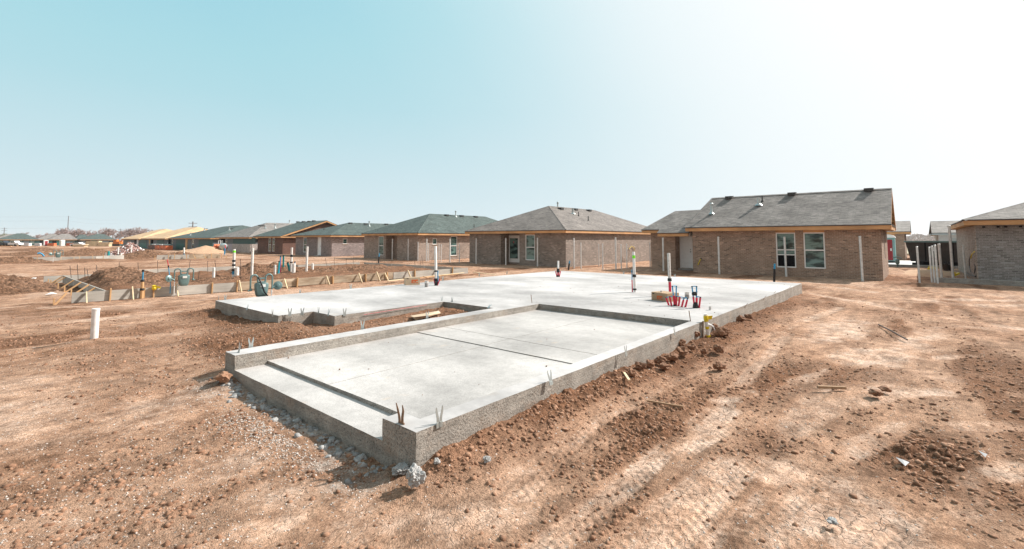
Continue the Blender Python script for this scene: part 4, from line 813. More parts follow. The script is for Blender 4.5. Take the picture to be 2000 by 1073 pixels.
for px, py, tp, lb in [(816,510,473,'thin short post just left of the sunlit corner of the teal-roofed brick house'), (836.5,510,476,'thin short post close behind a tall one right of the teal-roofed house corner'), (857,511,478,'thin short post right of the teal-roofed house\'s small window, left of a pair'), (861.5,511,478,'thin short post, right of a close pair beside the small window'), (897,515,476,'thin short post right of the teal-roofed house\'s tall side window'),
      (1135,525,475,'thin short post nearest the corner on the grey hip-roofed house\'s sunlit side'), (1169.5,520,477,'thin short post farther back on the grey hip-roofed house\'s sunlit side'), (1177.5,526,477,'thin short post in the middle of the grey hip-roofed house\'s sunlit side'), (1213.5,525,478,'thin short post, left of two before the wires on the sunlit wall'), (1224.5,524,477,'thin short post, right of two before the wires on the sunlit wall'), (1270,522,475,'thin short post hard against the large brick house\'s left corner')]:
    fpost(px, py, tp, .034, lb)
for px, py, tp, r, lb in [(1796.5,552,482,.038,'metal post standing alone in front of the black dumpster'), (1820.5,551.5,483,.034,'leftmost post of the tight row of four by the kerb end'), (1826,552,481,.034,'second post of the tight row of four by the kerb end'), (1832,553,479,.04,'third post of the tight row, foot on the kerb\'s end'), (1839.5,546,477,.055,'thickest post of the tight row by the kerb end'), (1862,547.5,441,.052,'tallest metal post, rising above the dumpster to the eave'), (1887,548,479,.036,'metal post before the pale side wall of the rightmost brick house')]:
    fpost(px, py, tp, r, lb, lean=-.04)

# ------------------------------------------------------------------ houses
def wall_mesh(pts, z0, z1, openings, mat, parent, name='wall', depth=.11):
    mb = MB(); n = len(pts)
    for i in range(n):
        p = Vector((*pts[i], 0)); q = Vector((*pts[(i+1) % n], 0)); d = (q-p); ln = d.length; d.normalize(); nn = Vector((d.y, -d.x, 0)); ax = 0 if abs(d.x) > .5 else 1
        ops = []
        for o in openings:
            if o[0] == i:
                s0 = (o[1]-p[ax])*d[ax]; s1 = (o[2]-p[ax])*d[ax]; ops.append((min(s0, s1), max(s0, s1), o[3], o[4]))
        xs = sorted({0, ln, *[o[0] for o in ops], *[o[1] for o in ops]}); zs = sorted({z0, z1, *[max(z0, o[2]) for o in ops], *[min(z1, o[3]) for o in ops]})
        W = lambda s, z, e=0: p + d*s - nn*e + Vector((0,0,z))
        for a, b in zip(xs, xs[1:]):
            for c, e in zip(zs, zs[1:]):
                if any(o[0]-1e-6 <= a and b <= o[1]+1e-6 and o[2]-1e-6 <= c and e <= o[3]+1e-6 for o in ops): continue
                mb.quad(W(a,c), W(b,c), W(b,e), W(a,e))
        for o in ops:
            a, b, c, e = o; D = depth
            mb.quad(W(a,c), W(a,c,D), W(a,e,D), W(a,e)); mb.quad(W(b,c,D), W(b,c), W(b,e), W(b,e,D)); mb.quad(W(a,c,D), W(a,c), W(b,c), W(b,c,D)); mb.quad(W(a,e), W(a,e,D), W(b,e,D), W(b,e))
    return mb.build(name, mat, parent)
def opening(kind, pts, o, parent):
    i = o[0]; p = Vector((*pts[i], 0)); q = Vector((*pts[(i+1) % len(pts)], 0)); d = (q-p).normalized(); nn = Vector((d.y, -d.x, 0)); ax = 0 if abs(d.x) > .5 else 1
    s0, s1 = sorted([(o[1]-p[ax])*d[ax], (o[2]-p[ax])*d[ax]]); z0, z1 = o[3], o[4]
    def bx(mb, a, b, c, e, y0, y1):   # y = depth behind the wall face
        v = [p+d*a-nn*y1, p+d*b-nn*y1, p+d*b-nn*y0, p+d*a-nn*y0]; v = [w+Vector((0,0,c)) for w in v] + [w+Vector((0,0,e)) for w in v]
        mb.add(v, [[3,2,1,0],[4,5,6,7],[0,1,5,4],[1,2,6,5],[2,3,7,6],[3,0,4,7]])
    if kind[:3] == 'win':
        top = z1
        if 'h' in kind:      # exposed wood header and black gap above the window
            top = z1-.17; mb = MB(); bx(mb, s0, s1, top, top+.12, .004, .08); mb.build('header_board', 'wood_fascia', parent)
            mb = MB(); bx(mb, s0, s1, top+.12, z1, .05, .1); mb.build('header_gap', 'black_void', parent)
        f = MB(); w = .055
        for a, b, c, e in ((s0, s0+w, z0, top), (s1-w, s1, z0, top), (s0+w, s1-w, z0, z0+w), (s0+w, s1-w, top-w, top)): bx(f, a, b, c, e, .02, .09)
        fr = f.build('window', 'white_paint', parent)
        if 's' not in kind:
            zm = (z0+top)/2 - .02; r = MB(); bx(r, s0+w, s1-w, zm, zm+.06, .03, .085); r.build('sash', 'white_paint', fr)
            if 'o' in kind: r = MB(); bx(r, s0+w, s1-w, zm-.25, zm-.2, .045, .08); r.build('sash', 'white_paint', fr)
            g = MB(); bx(g, s0+w, s1-w, zm+.06, top-w, .06, .07); g.build('pane', 'glass', fr); g = MB()
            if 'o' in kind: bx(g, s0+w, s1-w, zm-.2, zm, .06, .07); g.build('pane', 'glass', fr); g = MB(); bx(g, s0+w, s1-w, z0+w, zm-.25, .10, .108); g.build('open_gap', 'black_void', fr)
            else: bx(g, s0+w, s1-w, z0+w, zm, .07, .08); g.build('pane', 'glass', fr)
        else: g = MB(); bx(g, s0+w, s1-w, z0+w, top-w, .06, .07); g.build('pane', 'glass', fr)
        if 'l' in kind: g = MB(); bx(g, s0-.05, s1+.05, z0-.075, z0-.004, -.035, .05); g.build('sill', 'brick_red' if False else 'stucco_brown', fr)
    elif kind == 'door':
        f = MB(); w = .06
        for a, b, c, e in ((s0, s0+w, z0, z1), (s1-w, s1, z0, z1), (s0+w, s1-w, z1-w, z1)): bx(f, a, b, c, e, .0, .09)
        dr = MB(); bx(dr, s0+w, s1-w, z0+.02, z1-w, .05, .09)
        x0, x1 = s0+w+.13, s1-w-.13; H = z1-z0
        for c, e in ((z0+.18, z0+H*.38), (z0+H*.45, z0+H*.9)):
            for a, b, cc, ee in ((x0, x1, c, c+.02), (x0, x1, e-.02, e), (x0, x0+.02, c+.02, e-.02), (x1-.02, x1, c+.02, e-.02)): bx(dr, a, b, cc, ee, .038, .05)
        do = dr.build('door', 'door_paint', parent); f.build('door_frame', 'white_paint', do)
        h = MB(); bx(h, s1-w-.1, s1-w-.05, z0+1.0, z0+1.05, .0, .05); bx(h, s1-w-.1, s1-w-.06, z0+1.15, z0+1.19, .02, .05); h.build('door_handle', 'black_plastic', do)
        h = MB(); bx(h, s0-.1, s1+.1, z0-.1, z0-.004, -.35, .04); h.build('threshold', 'kerb_concrete', do)
    elif kind == 'glassdoor':
        f = MB(); w = .06
        for a, b, c, e in ((s0, s0+w, z0, z1), (s1-w, s1, z0, z1), (s0+w, s1-w, z1-w, z1)): bx(f, a, b, c, e, .0, .09)
        dr = MB(); fw = .13
        for a, b, c, e in ((s0+w, s0+w+fw, z0, z1-w), (s1-w-fw, s1-w, z0, z1-w), (s0+w+fw, s1-w-fw, z0, z0+.3), (s0+w+fw, s1-w-fw, z1-w-.15, z1-w)): bx(dr, a, b, c, e, .04, .08)
        do = dr.build('door', 'white_paint', parent); f.build('door_frame', 'white_paint', do); g = MB(); bx(g, s0+w+fw, s1-w-fw, z0+.3, z1-w-.15, .055, .065); g.build('pane', 'glass', do)
        g = MB(); bx(g, (s0+s1)/2-.06, (s0+s1)/2+.02, z0+1.5, z0+1.62, .050, .054); g.build('sticker', 'red_pipe', do); g = MB(); bx(g, s0+w+.03, s0+w+.07, z0+.95, z0+1.05, .0, .04); g.build('door_handle', 'bright_metal', do)
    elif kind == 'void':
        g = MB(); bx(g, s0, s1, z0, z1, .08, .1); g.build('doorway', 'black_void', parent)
def roof(parent, e, ze, r0, r1, mat, fascia='wood_fascia', fh=.17, gable=(), sunk=0):
    """e: eave rectangle u0,u1,v0,v1; r0,r1: ridge ends; runs along u if r0,r1 share v"""
    u0, u1, v0, v1 = e; A, B, C_, D = [Vector((x, y, ze)) for x, y in ((u0,v0),(u1,v0),(u1,v1),(u0,v1))]; P, Q = Vector(r0), Vector(r1); th = Vector((0,0,-.045))
    along_u = abs(P.y-Q.y) < 1e-3
    fs = ([ [D,A,P], [A,B,Q,P], [B,C_,Q], [C_,D,P,Q] ] if along_u else [ [A,B,P], [B,C_,Q,P], [C_,D,Q], [D,A,P,Q] ])
    mb = MB(); mb.cm = 0
    for i, f in enumerate(fs):
        if i in gable: continue
        mb.quad(*f)
    mb.cm = 1
    for a, b in ((A,B),(B,C_),(C_,D),(D,A)): mb.quad(a+th, b+th, b, a)
    for i in gable:
        f = fs[i]; a, b, c = f; mb.quad(a+th, c+th, c, a); mb.quad(c+th, b+th, b, c)
    ro = mb.build('roof', [mat, 'drip_edge'], parent)
    cap = MB(); cap.cm = 0
    e0, e1 = ([(D,P),(A,P)], [(B,Q),(C_,Q)]) if along_u else ([(A,P),(B,P)], [(C_,Q),(D,Q)])
    hips = ([] if 0 in gable else e0) + ([] if 2 in gable else e1) + [(P,Q)]
    for a, b in hips:
        d = (b-a).normalized(); s = d.cross(Vector((0,0,1))).normalized()*.13; up = Vector((0,0,.022)); dn = Vector((0,0,-.05))
        cap.quad(a-s+dn, a+up, b+up, b-s+dn); cap.quad(a+up, a+s+dn, b+s+dn, b+up)
    cap.build('ridge_cap', mat, ro)
    f = MB(); g = .03; zt = ze-.047
    for (a, b) in ((A,B),(B,C_),(C_,D),(D,A)):
        m_ = (a+b)/2; ctr = (A+B+C_+D)/4; d = (b-a).normalized(); inn = Vector((-d.y, d.x, 0)); a2 = a + inn*(g+.02) + d*g; b2 = b + inn*(g+.02) - d*g; a2.z = b2.z = zt-fh/2; f.beam(a2, b2, .035, fh)
    f.build('fascia', fascia, ro)
    s = MB(); s.quad(*[Vector((x, y, zt-fh+.02)) for x, y in ((u0+.05,v0+.05),(u0+.05,v1-.05),(u1-.05,v1-.05),(u1-.05,v0+.05))]); s.build('soffit', 'osb', ro)
    return ro
def onroof(px, py, tri): return Pl(px, py, *tri)
def flue(parent, p, h, r=.05, m_='bright_metal', capped=True, name='flue'):
    mb = MB(); mb.smooth = True; mb.lathe([(r*2.6,-.03),(r*2.2,.02),(r*1.1,.09),(r,.1),(r,h)] , 12, p)
    if capped: mb.lathe([(r,h),(r*1.7,h+.01),(r*1.7,h+.05),(r*1.1,h+.06),(r*1.1,h+.09),(r*1.8,h+.10),(r*.8,h+.16)], 12, p)
    mb.build(name, m_, parent)
def rvent(parent, p, slope, axis='v', s=.2):
    mb = MB()
    if axis == 'v': mb.add([p+Vector(q) for q in ((-s,-s,-.05),(s*.9,-s,slope*s*.9),(s*.9,s,slope*s*.9),(-s,s,-.05),(-s,-s,.13),(s*.9,-s,slope*s*.9+.06),(s*.9,s,slope*s*.9+.06),(-s,s,.13))], [[3,2,1,0],[4,5,6,7],[0,1,5,4],[1,2,6,5],[2,3,7,6],[3,0,4,7]])
    else: mb.add([p+Vector(q) for q in ((-s,-s,-.05),(s,-s,-.05),(s,s*.9,slope*s*.9),(-s,s*.9,slope*s*.9),(-s,-s,.13),(s,-s,.13),(s,s*.9,slope*s*.9+.06),(-s,s*.9,slope*s*.9+.06))], [[3,2,1,0],[4,5,6,7],[0,1,5,4],[1,2,6,5],[2,3,7,6],[3,0,4,7]])
    mb.build('roof_vent', 'drip_edge', parent)
def house(label, pts, z0, z1, mat, ops, group=None, cat='house', name='brick_house', z_base=0):
    t = thing(name, label, cat, (pts[1][0], pts[1][1], 0), group)
    wall_mesh(pts, z0, z1, [o[:5] for o in ops], mat, t)
    for o in ops: opening(o[5], pts, o, t)
    return t
V3 = Vector
# large brick house on the right (gable end)
U0 = 25.55; zt = 2.42
pts = [(U0, 6.86), (U0, -1.9), (31.4, -1.9), (31.4, 9.85), (26.45, 9.85), (26.45, 8.25), (27.1, 8.25), (27.1, 6.86)]
hA = house('large tan brick house with a grey gable roof and two wide windows at the right', pts, -.3, zt, 'brick_tan',
     [(0, 2.50, 1.60, .44, zt, 'winho'), (0, 1.24, .33, .44, zt, 'winh'), (1, 27.9, 28.6, .9, 2.1, 'win'), (6, 8.25-.02, 7.42, .10, 2.22, 'door')])
ev = (25.1, 31.76, -2.31, 7.15); P = (28.43, -2.31, 4.51); Q = (28.43, 6.55, 4.51)
rA = roof(hA, ev, 2.6, P, Q, 'shingle_grey', gable=(0,), fh=.19)
# brick gable, rake boards and lookout blocks on the right end
mb = MB(); mb.quad((25.55,-1.9,2.42), (31.4,-1.9,2.42), (28.43,-1.9,4.36)); mb.build('gable_wall', 'brick_tan', hA)
for a, b_ in (((25.12,-2.29,2.46), (28.43,-2.29,4.37)), ((31.74,-2.29,2.46), (28.43,-2.29,4.37))):
    MB().beam(a, b_, .035, .16).build('rake_board', 'wood_fascia', rA); f = MB(); a_, b2 = V3(a), V3(b_)
    for k in range(1, 8): q = a_ + (b2-a_)*(k/8.); f.box(q.x-.025, q.x+.025, -2.27, -1.92, q.z-.07, q.z+.05)
    f.quad(V3((a[0], -2.27, a[2]+.09)), V3((b_[0], -2.27, b_[2]+.09)), V3((b_[0], -1.9, b_[2]+.09)), V3((a[0], -1.9, a[2]+.09))); f.build('lookouts', 'wood_pale', rA)
# lower wing roof at the left
mb = MB(); A_, B_, C2, D2 = V3((26.0,5.0,2.52)), V3((31.5,5.0,2.52)), V3((31.5,10.3,2.52)), V3((26.0,10.3,2.52)); P2, Q2 = V3((28.43,4.5,3.86)), V3((28.43,9.0,3.78)); mb.quad(D2, A_, P2, Q2); mb.quad(B_, C2, Q2, P2); mb.quad(C2, D2, Q2)
mb.cm = 1; dn = V3((0,0,-.045)); mb.quad(C2+dn, D2+dn, D2, C2); mb.quad(D2+dn, A_+dn, A_, D2); wing = mb.build('wing_roof', ['shingle_grey', 'drip_edge'], hA)
mb = MB(); mb.beam((26.05,8.9,2.38), (26.05,10.27,2.38), .035, .17); mb.beam((26.1,10.25,2.38), (31.4,10.25,2.38), .035, .17); mb.build('fascia', 'wood_fascia', wing)
mb = MB(); a = V3((25.58,7.10,2.30)); b_ = V3((25.58,9.05,2.30)); c_ = V3((26.02,9.05,2.534)); d_ = V3((26.02,7.10,2.534)); mb.quad(b_, a, d_, c_); mb.cm = 1; mb.quad(b_+dn, a+dn, a, b_); pr_ = mb.build('porch_roof', ['shingle_grey', 'drip_edge'], hA)
mb = MB(); mb.beam((25.63,7.12,2.165), (25.63,9.03,2.165), .035, .17); mb.build('fascia', 'wood_fascia', pr_); mb = MB(); mb.quad((25.65,7.1,2.10), (25.65,9.0,2.10), (27.1,9.0,2.10), (27.1,7.1,2.10)); mb.beam((25.64,7.08,2.17), (26.1,7.08,2.36), .02, .15); mb.build('soffit', 'white_paint', pr_)
pl = (V3((25.1,-2.31,2.6)), V3((25.1,7.15,2.6)), V3((28.43,0,4.51)))
flue(rA, onroof(1390,418,pl), .50, .065); flue(rA, onroof(1482,401,pl), .40, .085, capped=False); flue(rA, onroof(1489,394,pl), .32, .035, 'drip_edge', False, 'vent_stack')
for px, py in ((1424.5,388), (1547,381), (1697,373)): rvent(rA, onroof(px, py, pl), .573)
t = thing('gas_stub', 'yellow gas line with black fitting hanging on the large brick house wall', 'gas pipe', (U0-.03, 6.2, .9)); q = [Up(x, y, U0-.05) for x, y in ((1369,505),(1366,511),(1363,518))]; MB().tube(q, .022, 8).build('tube', 'yellow_plastic', t); MB().lathe([(.035,-.03),(.035,.03)], 8, q[0]).build('fitting', 'black_plastic', t)
# middle grey hip-roofed brick house
U2 = 24.6; C0 = 15.17
v_at = lambda px, py=480, u=U2: Up(px, py, u).y
va, vb, vc = v_at(978), v_at(1015), v_at(917)
pts = [(U2, vc), (U2, va), (U2+.95, va), (U2+.95, vb), (U2, vb), (U2, C0), (40.6, C0), (40.6, vc)]
h2 = house('brown brick house with grey hip roof, glass door and one window', pts, -.3, 2.42, 'brick_mid',
     [(2, Up(998,500,U2+.95).y+.35, Up(1015,500,U2+.95).y+.02, .12, 2.2, 'glassdoor'), (4, v_at(1026), v_at(1044.5), .38, 2.42, 'winh')])
r2 = roof(h2, (24.15, 41., 14.85, 24.75), 2.56, (29.0, 19.8, 4.64), (36.2, 19.8, 4.64), 'shingle_brown')
pf = (V3((24.15,14.85,2.56)), V3((41.,14.85,2.56)), V3((30,19.8,4.64)))
flue(r2, onroof(1119,418,pf), .42, .085, capped=False); flue(r2, onroof(1130,422.5,pf), .35, .035, 'drip_edge', False, 'vent_stack'); flue(r2, onroof(1149,431,pf), .35, .035, 'drip_edge', False, 'vent_stack'); flue(r2, V3((31.0,20.3,4.5)), .5, .06)
for px, py in ((1095,409), (1123,410.5), (1150,412.5)): rvent(r2, onroof(px, py, pf), .42, 'u')
t = thing('wire', 'looped brown wires hanging on the sunlit brick wall behind the posts', 'wire', (33, C0-.03, .5))
for q in ([(1232,483),(1229,488),(1231,496),(1227,503),(1223,509)], [(1224,510),(1217,506),(1214,500),(1216,512)], [(1237,481),(1240,486),(1238,493),(1240,500),(1235,510)]): MB().tube([Vp(x, y, C0-.06) for x, y in q], .014, 6).build('wire_loop', 'rust', t)
t = thing('gas_stub', 'yellow gas line curling from the sunlit brick wall', 'gas pipe', (36, C0-.05, .8)); MB().tube([Vp(x, y, C0-.08) for x, y in ((1229,487),(1233,481),(1238,484),(1240,489))], .02, 6).build('tube', 'yellow_plastic', t)
# teal-roofed brick house
C3 = 31.2; vl = v_at(711)
va, vb = v_at(753.5), v_at(775.5)
pts = [(U2, vl), (U2, va), (U2+.9, va), (U2+.9, vb), (U2, vb), (U2, C3), (41.6, C3), (41.6, vl)]
h3 = house('pinkish brick house with dark teal hip roof and small square side window', pts, -.3, 2.38, 'brick_pink',
     [(0, v_at(739), v_at(749), .34, 2.38, 'winh'), (5, Vp(845,471,C3).x, Vp(853.7,471,C3).x, 1.42, 1.98, 'winsl'), (5, Vp(880,480,C3).x, Vp(893,480,C3).x, .32, 2.2, 'winl')])
r3 = roof(h3, (24.15, 42., 30.75, 40.0), 2.5, (29.4, 35.5, 4.57), (37.8, 35.5, 4.57), 'shingle_teal')
pf = (V3((24.15,30.75,2.5)), V3((42.,30.75,2.5)), V3((30,35.5,4.57)))
flue(r3, onroof(890,423.5,pf), .5, .06); flue(r3, onroof(926,444,pf), .3, .04, 'drip_edge', False, 'vent_stack')
for px, py in ((872,421.5), (901,423), (928.5,424.5)): rvent(r3, onroof(px, py, pf), .44, 'u')
# fourth
C4 = 46.6
pts = [(U2, 55.4), (U2, C4), (44, C4), (44, 55.4)]
h4 = house('purplish brick house under a dark teal roof, third from the middle house', pts, -.3, 2.3, 'brick_mauve',
     [(0, v_at(592), v_at(598.7), .35, 2.3, 'winh'), (0, v_at(620.5), v_at(627.2), .05, 2.15, 'door'), (1, Vp(669.7,471,C4).x, Vp(678.5,471,C4).x, 1.38, 1.98, 'winsl')])
h4['label'] = 'purplish brick house with teal roof, white side door and a small square window'
r4 = roof(h4, (24.15, 44.4, 46.15, 55.8), 2.4, (29.2, 51., 3.98), (40, 51., 3.98), 'shingle_teal'); pf = (V3((24.15,46.15,2.4)), V3((44.4,46.15,2.4)), V3((30,51.,3.98)))
flue(r4, onroof(721,442,pf), .5, .07); flue(r4, onroof(633,449,(V3((24.15,46.15,2.4)),V3((24.15,55.8,2.4)),V3((29.2,51,3.98)))), .3, .04, 'drip_edge', False, 'vent_stack')
for px, py in ((684,437), (714,438.5), (754,439)): rvent(r4, onroof(px, py, pf), .33, 'u')
# fifth, dark red brick with gable
C5 = 59.0
pts = [(U2, 66.9), (U2, C5), (36, C5), (36, 66.9)]
h5 = house('dark red brick house with teal gable roof and two narrow windows', pts, -.3, 2.25, 'brick_red', [(0, v_at(524), v_at(529), .3, 2.25, 'winh'), (0, v_at(531.5), v_at(536.5), .3, 2.25, 'winh')])
r5 = roof(h5, (24.1, 36.4, 58.55, 67.3), 2.32, (30.3, 58.55, 4.5), (30.3, 66.6, 4.5), 'shingle_teal', gable=(0,)); mb = MB(); mb.quad((24.6,59.0,2.25), (36.,59.0,2.25), (30.3,59.0,4.32)); mb.build('gable_wall', 'brick_red', h5)
for a, b_ in (((24.12,58.57,2.2), (30.3,58.57,4.37)), ((36.38,58.57,2.2), (30.3,58.57,4.37))): MB().beam(a, b_, .04, .18).build('rake_board', 'wood_fascia', r5)
pl = (V3((24.1,58.55,2.32)), V3((24.1,67.3,2.32)), V3((30.3,60,4.5)))
flue(r5, onroof(537.5,446,pl), .5, .08)
for px, py in ((582,434.5), (593,434), (604,433.5), (613,432.5)): rvent(r5, onroof(px, py, pl), .35)
# sixth to ninth: wrapped and sheathed
def panel(parent, px0, px1, z0, z1, m_, u=U2, name='sheathing_panel', off=.03):
    a, b_ = Up(px0, 475, u-off).y, Up(px1, 475, u-off).y; MB().box(u-off, u-.004, min(a, b_), max(a, b_), z0, z1).build(name, m_, parent)
gb = -.05
pts = [(U2, 82.2), (U2, 69.2), (42, 69.2), (42, 82.2)]
h6 = house('grey-roofed house wrapped in grey with new pale brick to mid height', pts, -.4, 2.15, 'wrap_grey', [(0, v_at(430.5), v_at(439), .2, 2.1, 'void'), (0, v_at(440), v_at(443.5), .9, 2.1, 'win')], name='unfinished_house')
MB().box(U2-.14, U2-.004, 69.1, v_at(455), -.3, 1.22).build('brick_veneer', 'brick_pale', h6); panel(h6, 455, 498.6, 1.24, 2.12, 'sheath_dark'); panel(h6, 418, 454, -.3, 1.2, 'wrap_pale', name='wall_wrap'); MB().box(U2+.02, 30, 69.06, 69.19, -.3, 1.22).build('brick_veneer', 'brick_pale', h6)
r6 = roof(h6, (24.1, 42.4, 68.8, 82.6), 2.24, (29.4, 76, 4.55), (37, 76, 4.55), 'shingle_grey'); pf = (V3((24.1,68.8,2.24)), V3((42.4,68.8,2.24)), V3((30,76.,4.55))); flue(r6, onroof(518,446,pf), .45, .09, capped=False); flue(r6, V3((33,76,4.5)), .45, .07)
for px, py in ((507,441.5), (514,442)): rvent(r6, onroof(px, py, pf), .3, 'u')
zb = -.15
pts = [(U2, 108.5), (U2, 85.2), (40, 85.2), (40, 108.5)]
h7 = house('teal-roofed house wrapped in grey with a green sheathed garage opening', pts, -.5, 2.08, 'wrap_grey', [(0, v_at(374), v_at(378.5), .25, 2.0, 'win'), (0, v_at(328), v_at(333), -.1, 2.0, 'void'), (0, v_at(334), v_at(337), .3, 2.0, 'win')], name='unfinished_house')
panel(h7, 344, 360, -.3, 1.1, 'sheath_green'); panel(h7, 344, 360, 1.12, 2.05, 'sheath_dark'); panel(h7, 388, 415.5, -.3, 1.0, 'sheath_green'); panel(h7, 388, 415.5, 1.02, 2.05, 'sheath_dark'); panel(h7, 362, 366, -.3, 2.05, 'osb', name='corner_board')
r7 = roof(h7, (24.1, 40.4, 84.8, 109.), 2.16, (31.5, 92, 4.5), (31.5, 101.5, 4.45), 'shingle_teal'); pl = (V3((24.1,84.8,2.16)), V3((24.1,109,2.16)), V3((31.5,95,4.5)))
for px, py, h_ in ((372,460,.5), (399,451,.55), (448,450,.5)): flue(r7, onroof(px, py, pl), h_, .10, capped=False)
for px, py in ((404,448), (453,448)): rvent(r7, onroof(px, py, pl), .33)
pts = [(U2, 130), (U2, 111.5), (38, 111.5), (38, 130)]
h8 = house('unfinished house with bare plywood roof, nearer of the two', pts, -.6, 2.02, 'wrap_grey', [(0, v_at(294), v_at(299), -.2, 1.98, 'void')], name='unfinished_house')
panel(h8, 306, 319.5, -.4, 1.0, 'sheath_green'); panel(h8, 306, 319.5, 1.02, 2.0, 'sheath_dark'); panel(h8, 291, 293, -.4, 2., 'osb', name='corner_board')
roof(h8, (24.1, 38.4, 111.1, 130.4), 2.1, (31.2, 116, 4.6), (31.2, 125.5, 4.6), 'plywood')
pts = [(U2, 151), (U2, 133), (38, 133), (38, 151)]
h9 = house('unfinished house with bare plywood roof, farther of the two', pts, -.8, 1.96, 'wrap_grey', [(0, v_at(262), v_at(264.5), -.4, 1.9, 'void')], name='unfinished_house')
panel(h9, 272, 286.5, -.5, 1.0, 'sheath_green'); panel(h9, 272, 286.5, 1.02, 1.95, 'sheath_dark'); panel(h9, 267.5, 270, -.5, 1.9, 'white_paint', name='corner_board')
roof(h9, (24.1, 38.4, 132.6, 151.4), 2.04, (31., 139.5, 4.5), (31., 146, 4.5), 'plywood')
# rightmost house
pts = [(26.5, -5.14), (26.5, -17), (39, -17), (39, -5.14)]
hX = house('whitish weathered brick house with grey hip roof cut off by the right edge', pts, -.3, 2.52, 'brick_white', [])
HXZ = 4.95
rX = roof(hX, (26.05, 39.4, -17.4, -4.72), 2.76, (32.2, -14, HXZ), (32.2, -10.9, HXZ), 'shingle_grey', fh=.2)
rX.data.materials[0] = M['shingle_grey']
MB().box(26.505, 38.9, -5.137, -5.10, -.3, 2.5).build('side_bounce_skin', 'brick_pink', hX)  # paler brick skin added; its tone stands for light reflected onto this side
mb = MB(); y = -5.35
while y > -16.9: mb.box(26.47, 26.499, y-.09, y, 2.40, 2.47); y -= random.choice((.22, .22, .44))
mb.build('frieze_notches', 'black_void', hX)
t = thing('electric_wire', 'black cables and a yellow line curling from the rightmost house\'s side wall', 'cable', (27.6, -5.0, 1)); o = MB()
for q, m_, r in (([(1903,492),(1898,497),(1896,505)], 'yellow_plastic', .022), ([(1897,497),(1893,506),(1893,520),(1896,532),(1903,540)], 'black_plastic', .016), ([(1903,516),(1906,526),(1903,534),(1905,520)], 'black_plastic', .014), ([(1888,533),(1896,538),(1905,540)], 'black_plastic', .03)):
    MB().tube([Vp(x, y, -4.97) for x, y in q], r, 6).build('cable', m_, t)
a = Zp(1829, 552.5, 0); b_ = Zp(2060, 564, 0); t = thing('kerb', 'low straight grey concrete kerb running off the right edge', 'kerb', (a.x, a.y, 0)); mb = MB(); mb.box(25.85, 26.05, -5.0, -3.72, -.2, .15); mb.v = []; mb.f = []; mb.m = []
mb.beam((26.15,-3.72,-.02), (25.35,-9.6,-.02), .20, .42); mb.build('kerb_beam', 'kerb_concrete', t)
# yard between: street, kerb, dumpster, toilet, houses beyond
def sheet(name, x0, x1, y0, y1, z, m_, label): return tag(MB().box(x0, x1, y0, y1, z-.15, z).build(name, m_), label, 'road', kind='structure')
sheet('street', 40.6, 52, -60, 9.5, .03, 'concrete_pour', 'white concrete street beyond the houses'); tag(MB().box(40.3, 40.6, -60, 9.5, -.15, .14).build('street_kerb', 'kerb_concrete'), 'pale kerb of the street', 'kerb', kind='structure')
t = thing('dumpster', 'black roll-off dumpster standing on the street between the houses', 'dumpster', (42, -5.5, .05)); x0, x1, y0, y1 = 41.0, 43.4, -9.5, -2.55
mb = MB(); vs = [(x0+.35,y0,.35),(x1-.1,y0,.35),(x1-.1,y1-.25,.35),(x0+.35,y1-.25,.35),(x0,y0,1.72),(x1,y0,1.72),(x1,y1,1.72),(x0,y1,1.72)]; mb.add(vs, [[3,2,1,0],[0,1,5,4],[1,2,6,5],[2,3,7,6],[3,0,4,7]]); mb.add([(x0+.12,y0,1.5),(x1-.1,y0,1.5),(x1-.1,y1-.1,1.5),(x0+.12,y1-.1,1.5)], [[0,1,2,3]]); mb.build('bin', 'dumpster_paint', t)
mb = MB(); mb.beam((x0-.03,y0,1.74), (x0-.03,y1+.05,1.74), .12, .10); mb.beam((x1,y0,1.74), (x1,y1,1.74), .12, .10); mb.beam((x0,y1+.02,1.74), (x1,y1+.02,1.74), .12, .10); mb.build('rim', 'meter_teal', t)
mb = MB()
for y in (-8.2, -6.6, -5.0, -3.6): mb.beam((x0-.0,y,1.68), (x0+.32,y,.4), .08, .06)
mb.box(x0+.4, x1-.2, y0, y1-.5, .22, .35); mb.box(x0+.6, x0+.75, y0, y1-.3, .06, .22); mb.box(x1-.6, x1-.45, y0, y1-.3, .06, .22); mb.build('skid_rails', 'black_void', t)
mb = MB(); a = Up(1813.5, 487, x0+.05)
for px, py, w, h_ in ((1814,487,1,6),(1816,483.5,3,1),(1816,491,3,1),(1825,484,4,2),(1825,490,4,2),(1823.5,487,1,4),(1827,487,1,4)):
    q0 = Up(px-w/2, py+h_/2, x0+.02); q1 = Up(px+w/2, py-h_/2, x0+.02); mb.box(x0+.0, x0+.02, q0.y, q1.y, q0.z, q1.z)
mb.build('painted_number', 'white_paint', t)
def toilet(label, loc, dm, bm_, rz=0, sc=1.):
    t = thing('portable_toilet', label, 'portable toilet', (0,0,0)); mb = MB(); mb.box(-.55,.55,-.55,.55,.12,2.0); mb.build('cabin', bm_, t); mb = MB(); mb.box(-.6,.6,-.6,.6,0,.12); mb.build('skid', 'machine_dark', t)
    mb = MB(); n = 8; vs = [(.6*math.cos(math.pi*k/n), y, 2.0+.28*math.sin(math.pi*k/n)) for y in (-.58, .58) for k in range(n+1)]; mb.add(vs, [[k, k+1, n+2+k, n+1+k][::-1] for k in range(n)] + [list(range(n+1)), list(range(n+1, 2*n+2))[::-1]]); mb.build('roof', 'white_paint', t)
    mb = MB(); mb.box(-.38,.38,-.575,-.55,.2,1.85); d = mb.build('door', dm, t); mb = MB(); mb.box(.24,.32,-.60,-.575,.95,1.15); mb.build('handle', 'white_paint', d); t.location = loc; t.rotation_euler = (0,0,rz); t.scale = (sc,)*3; return t
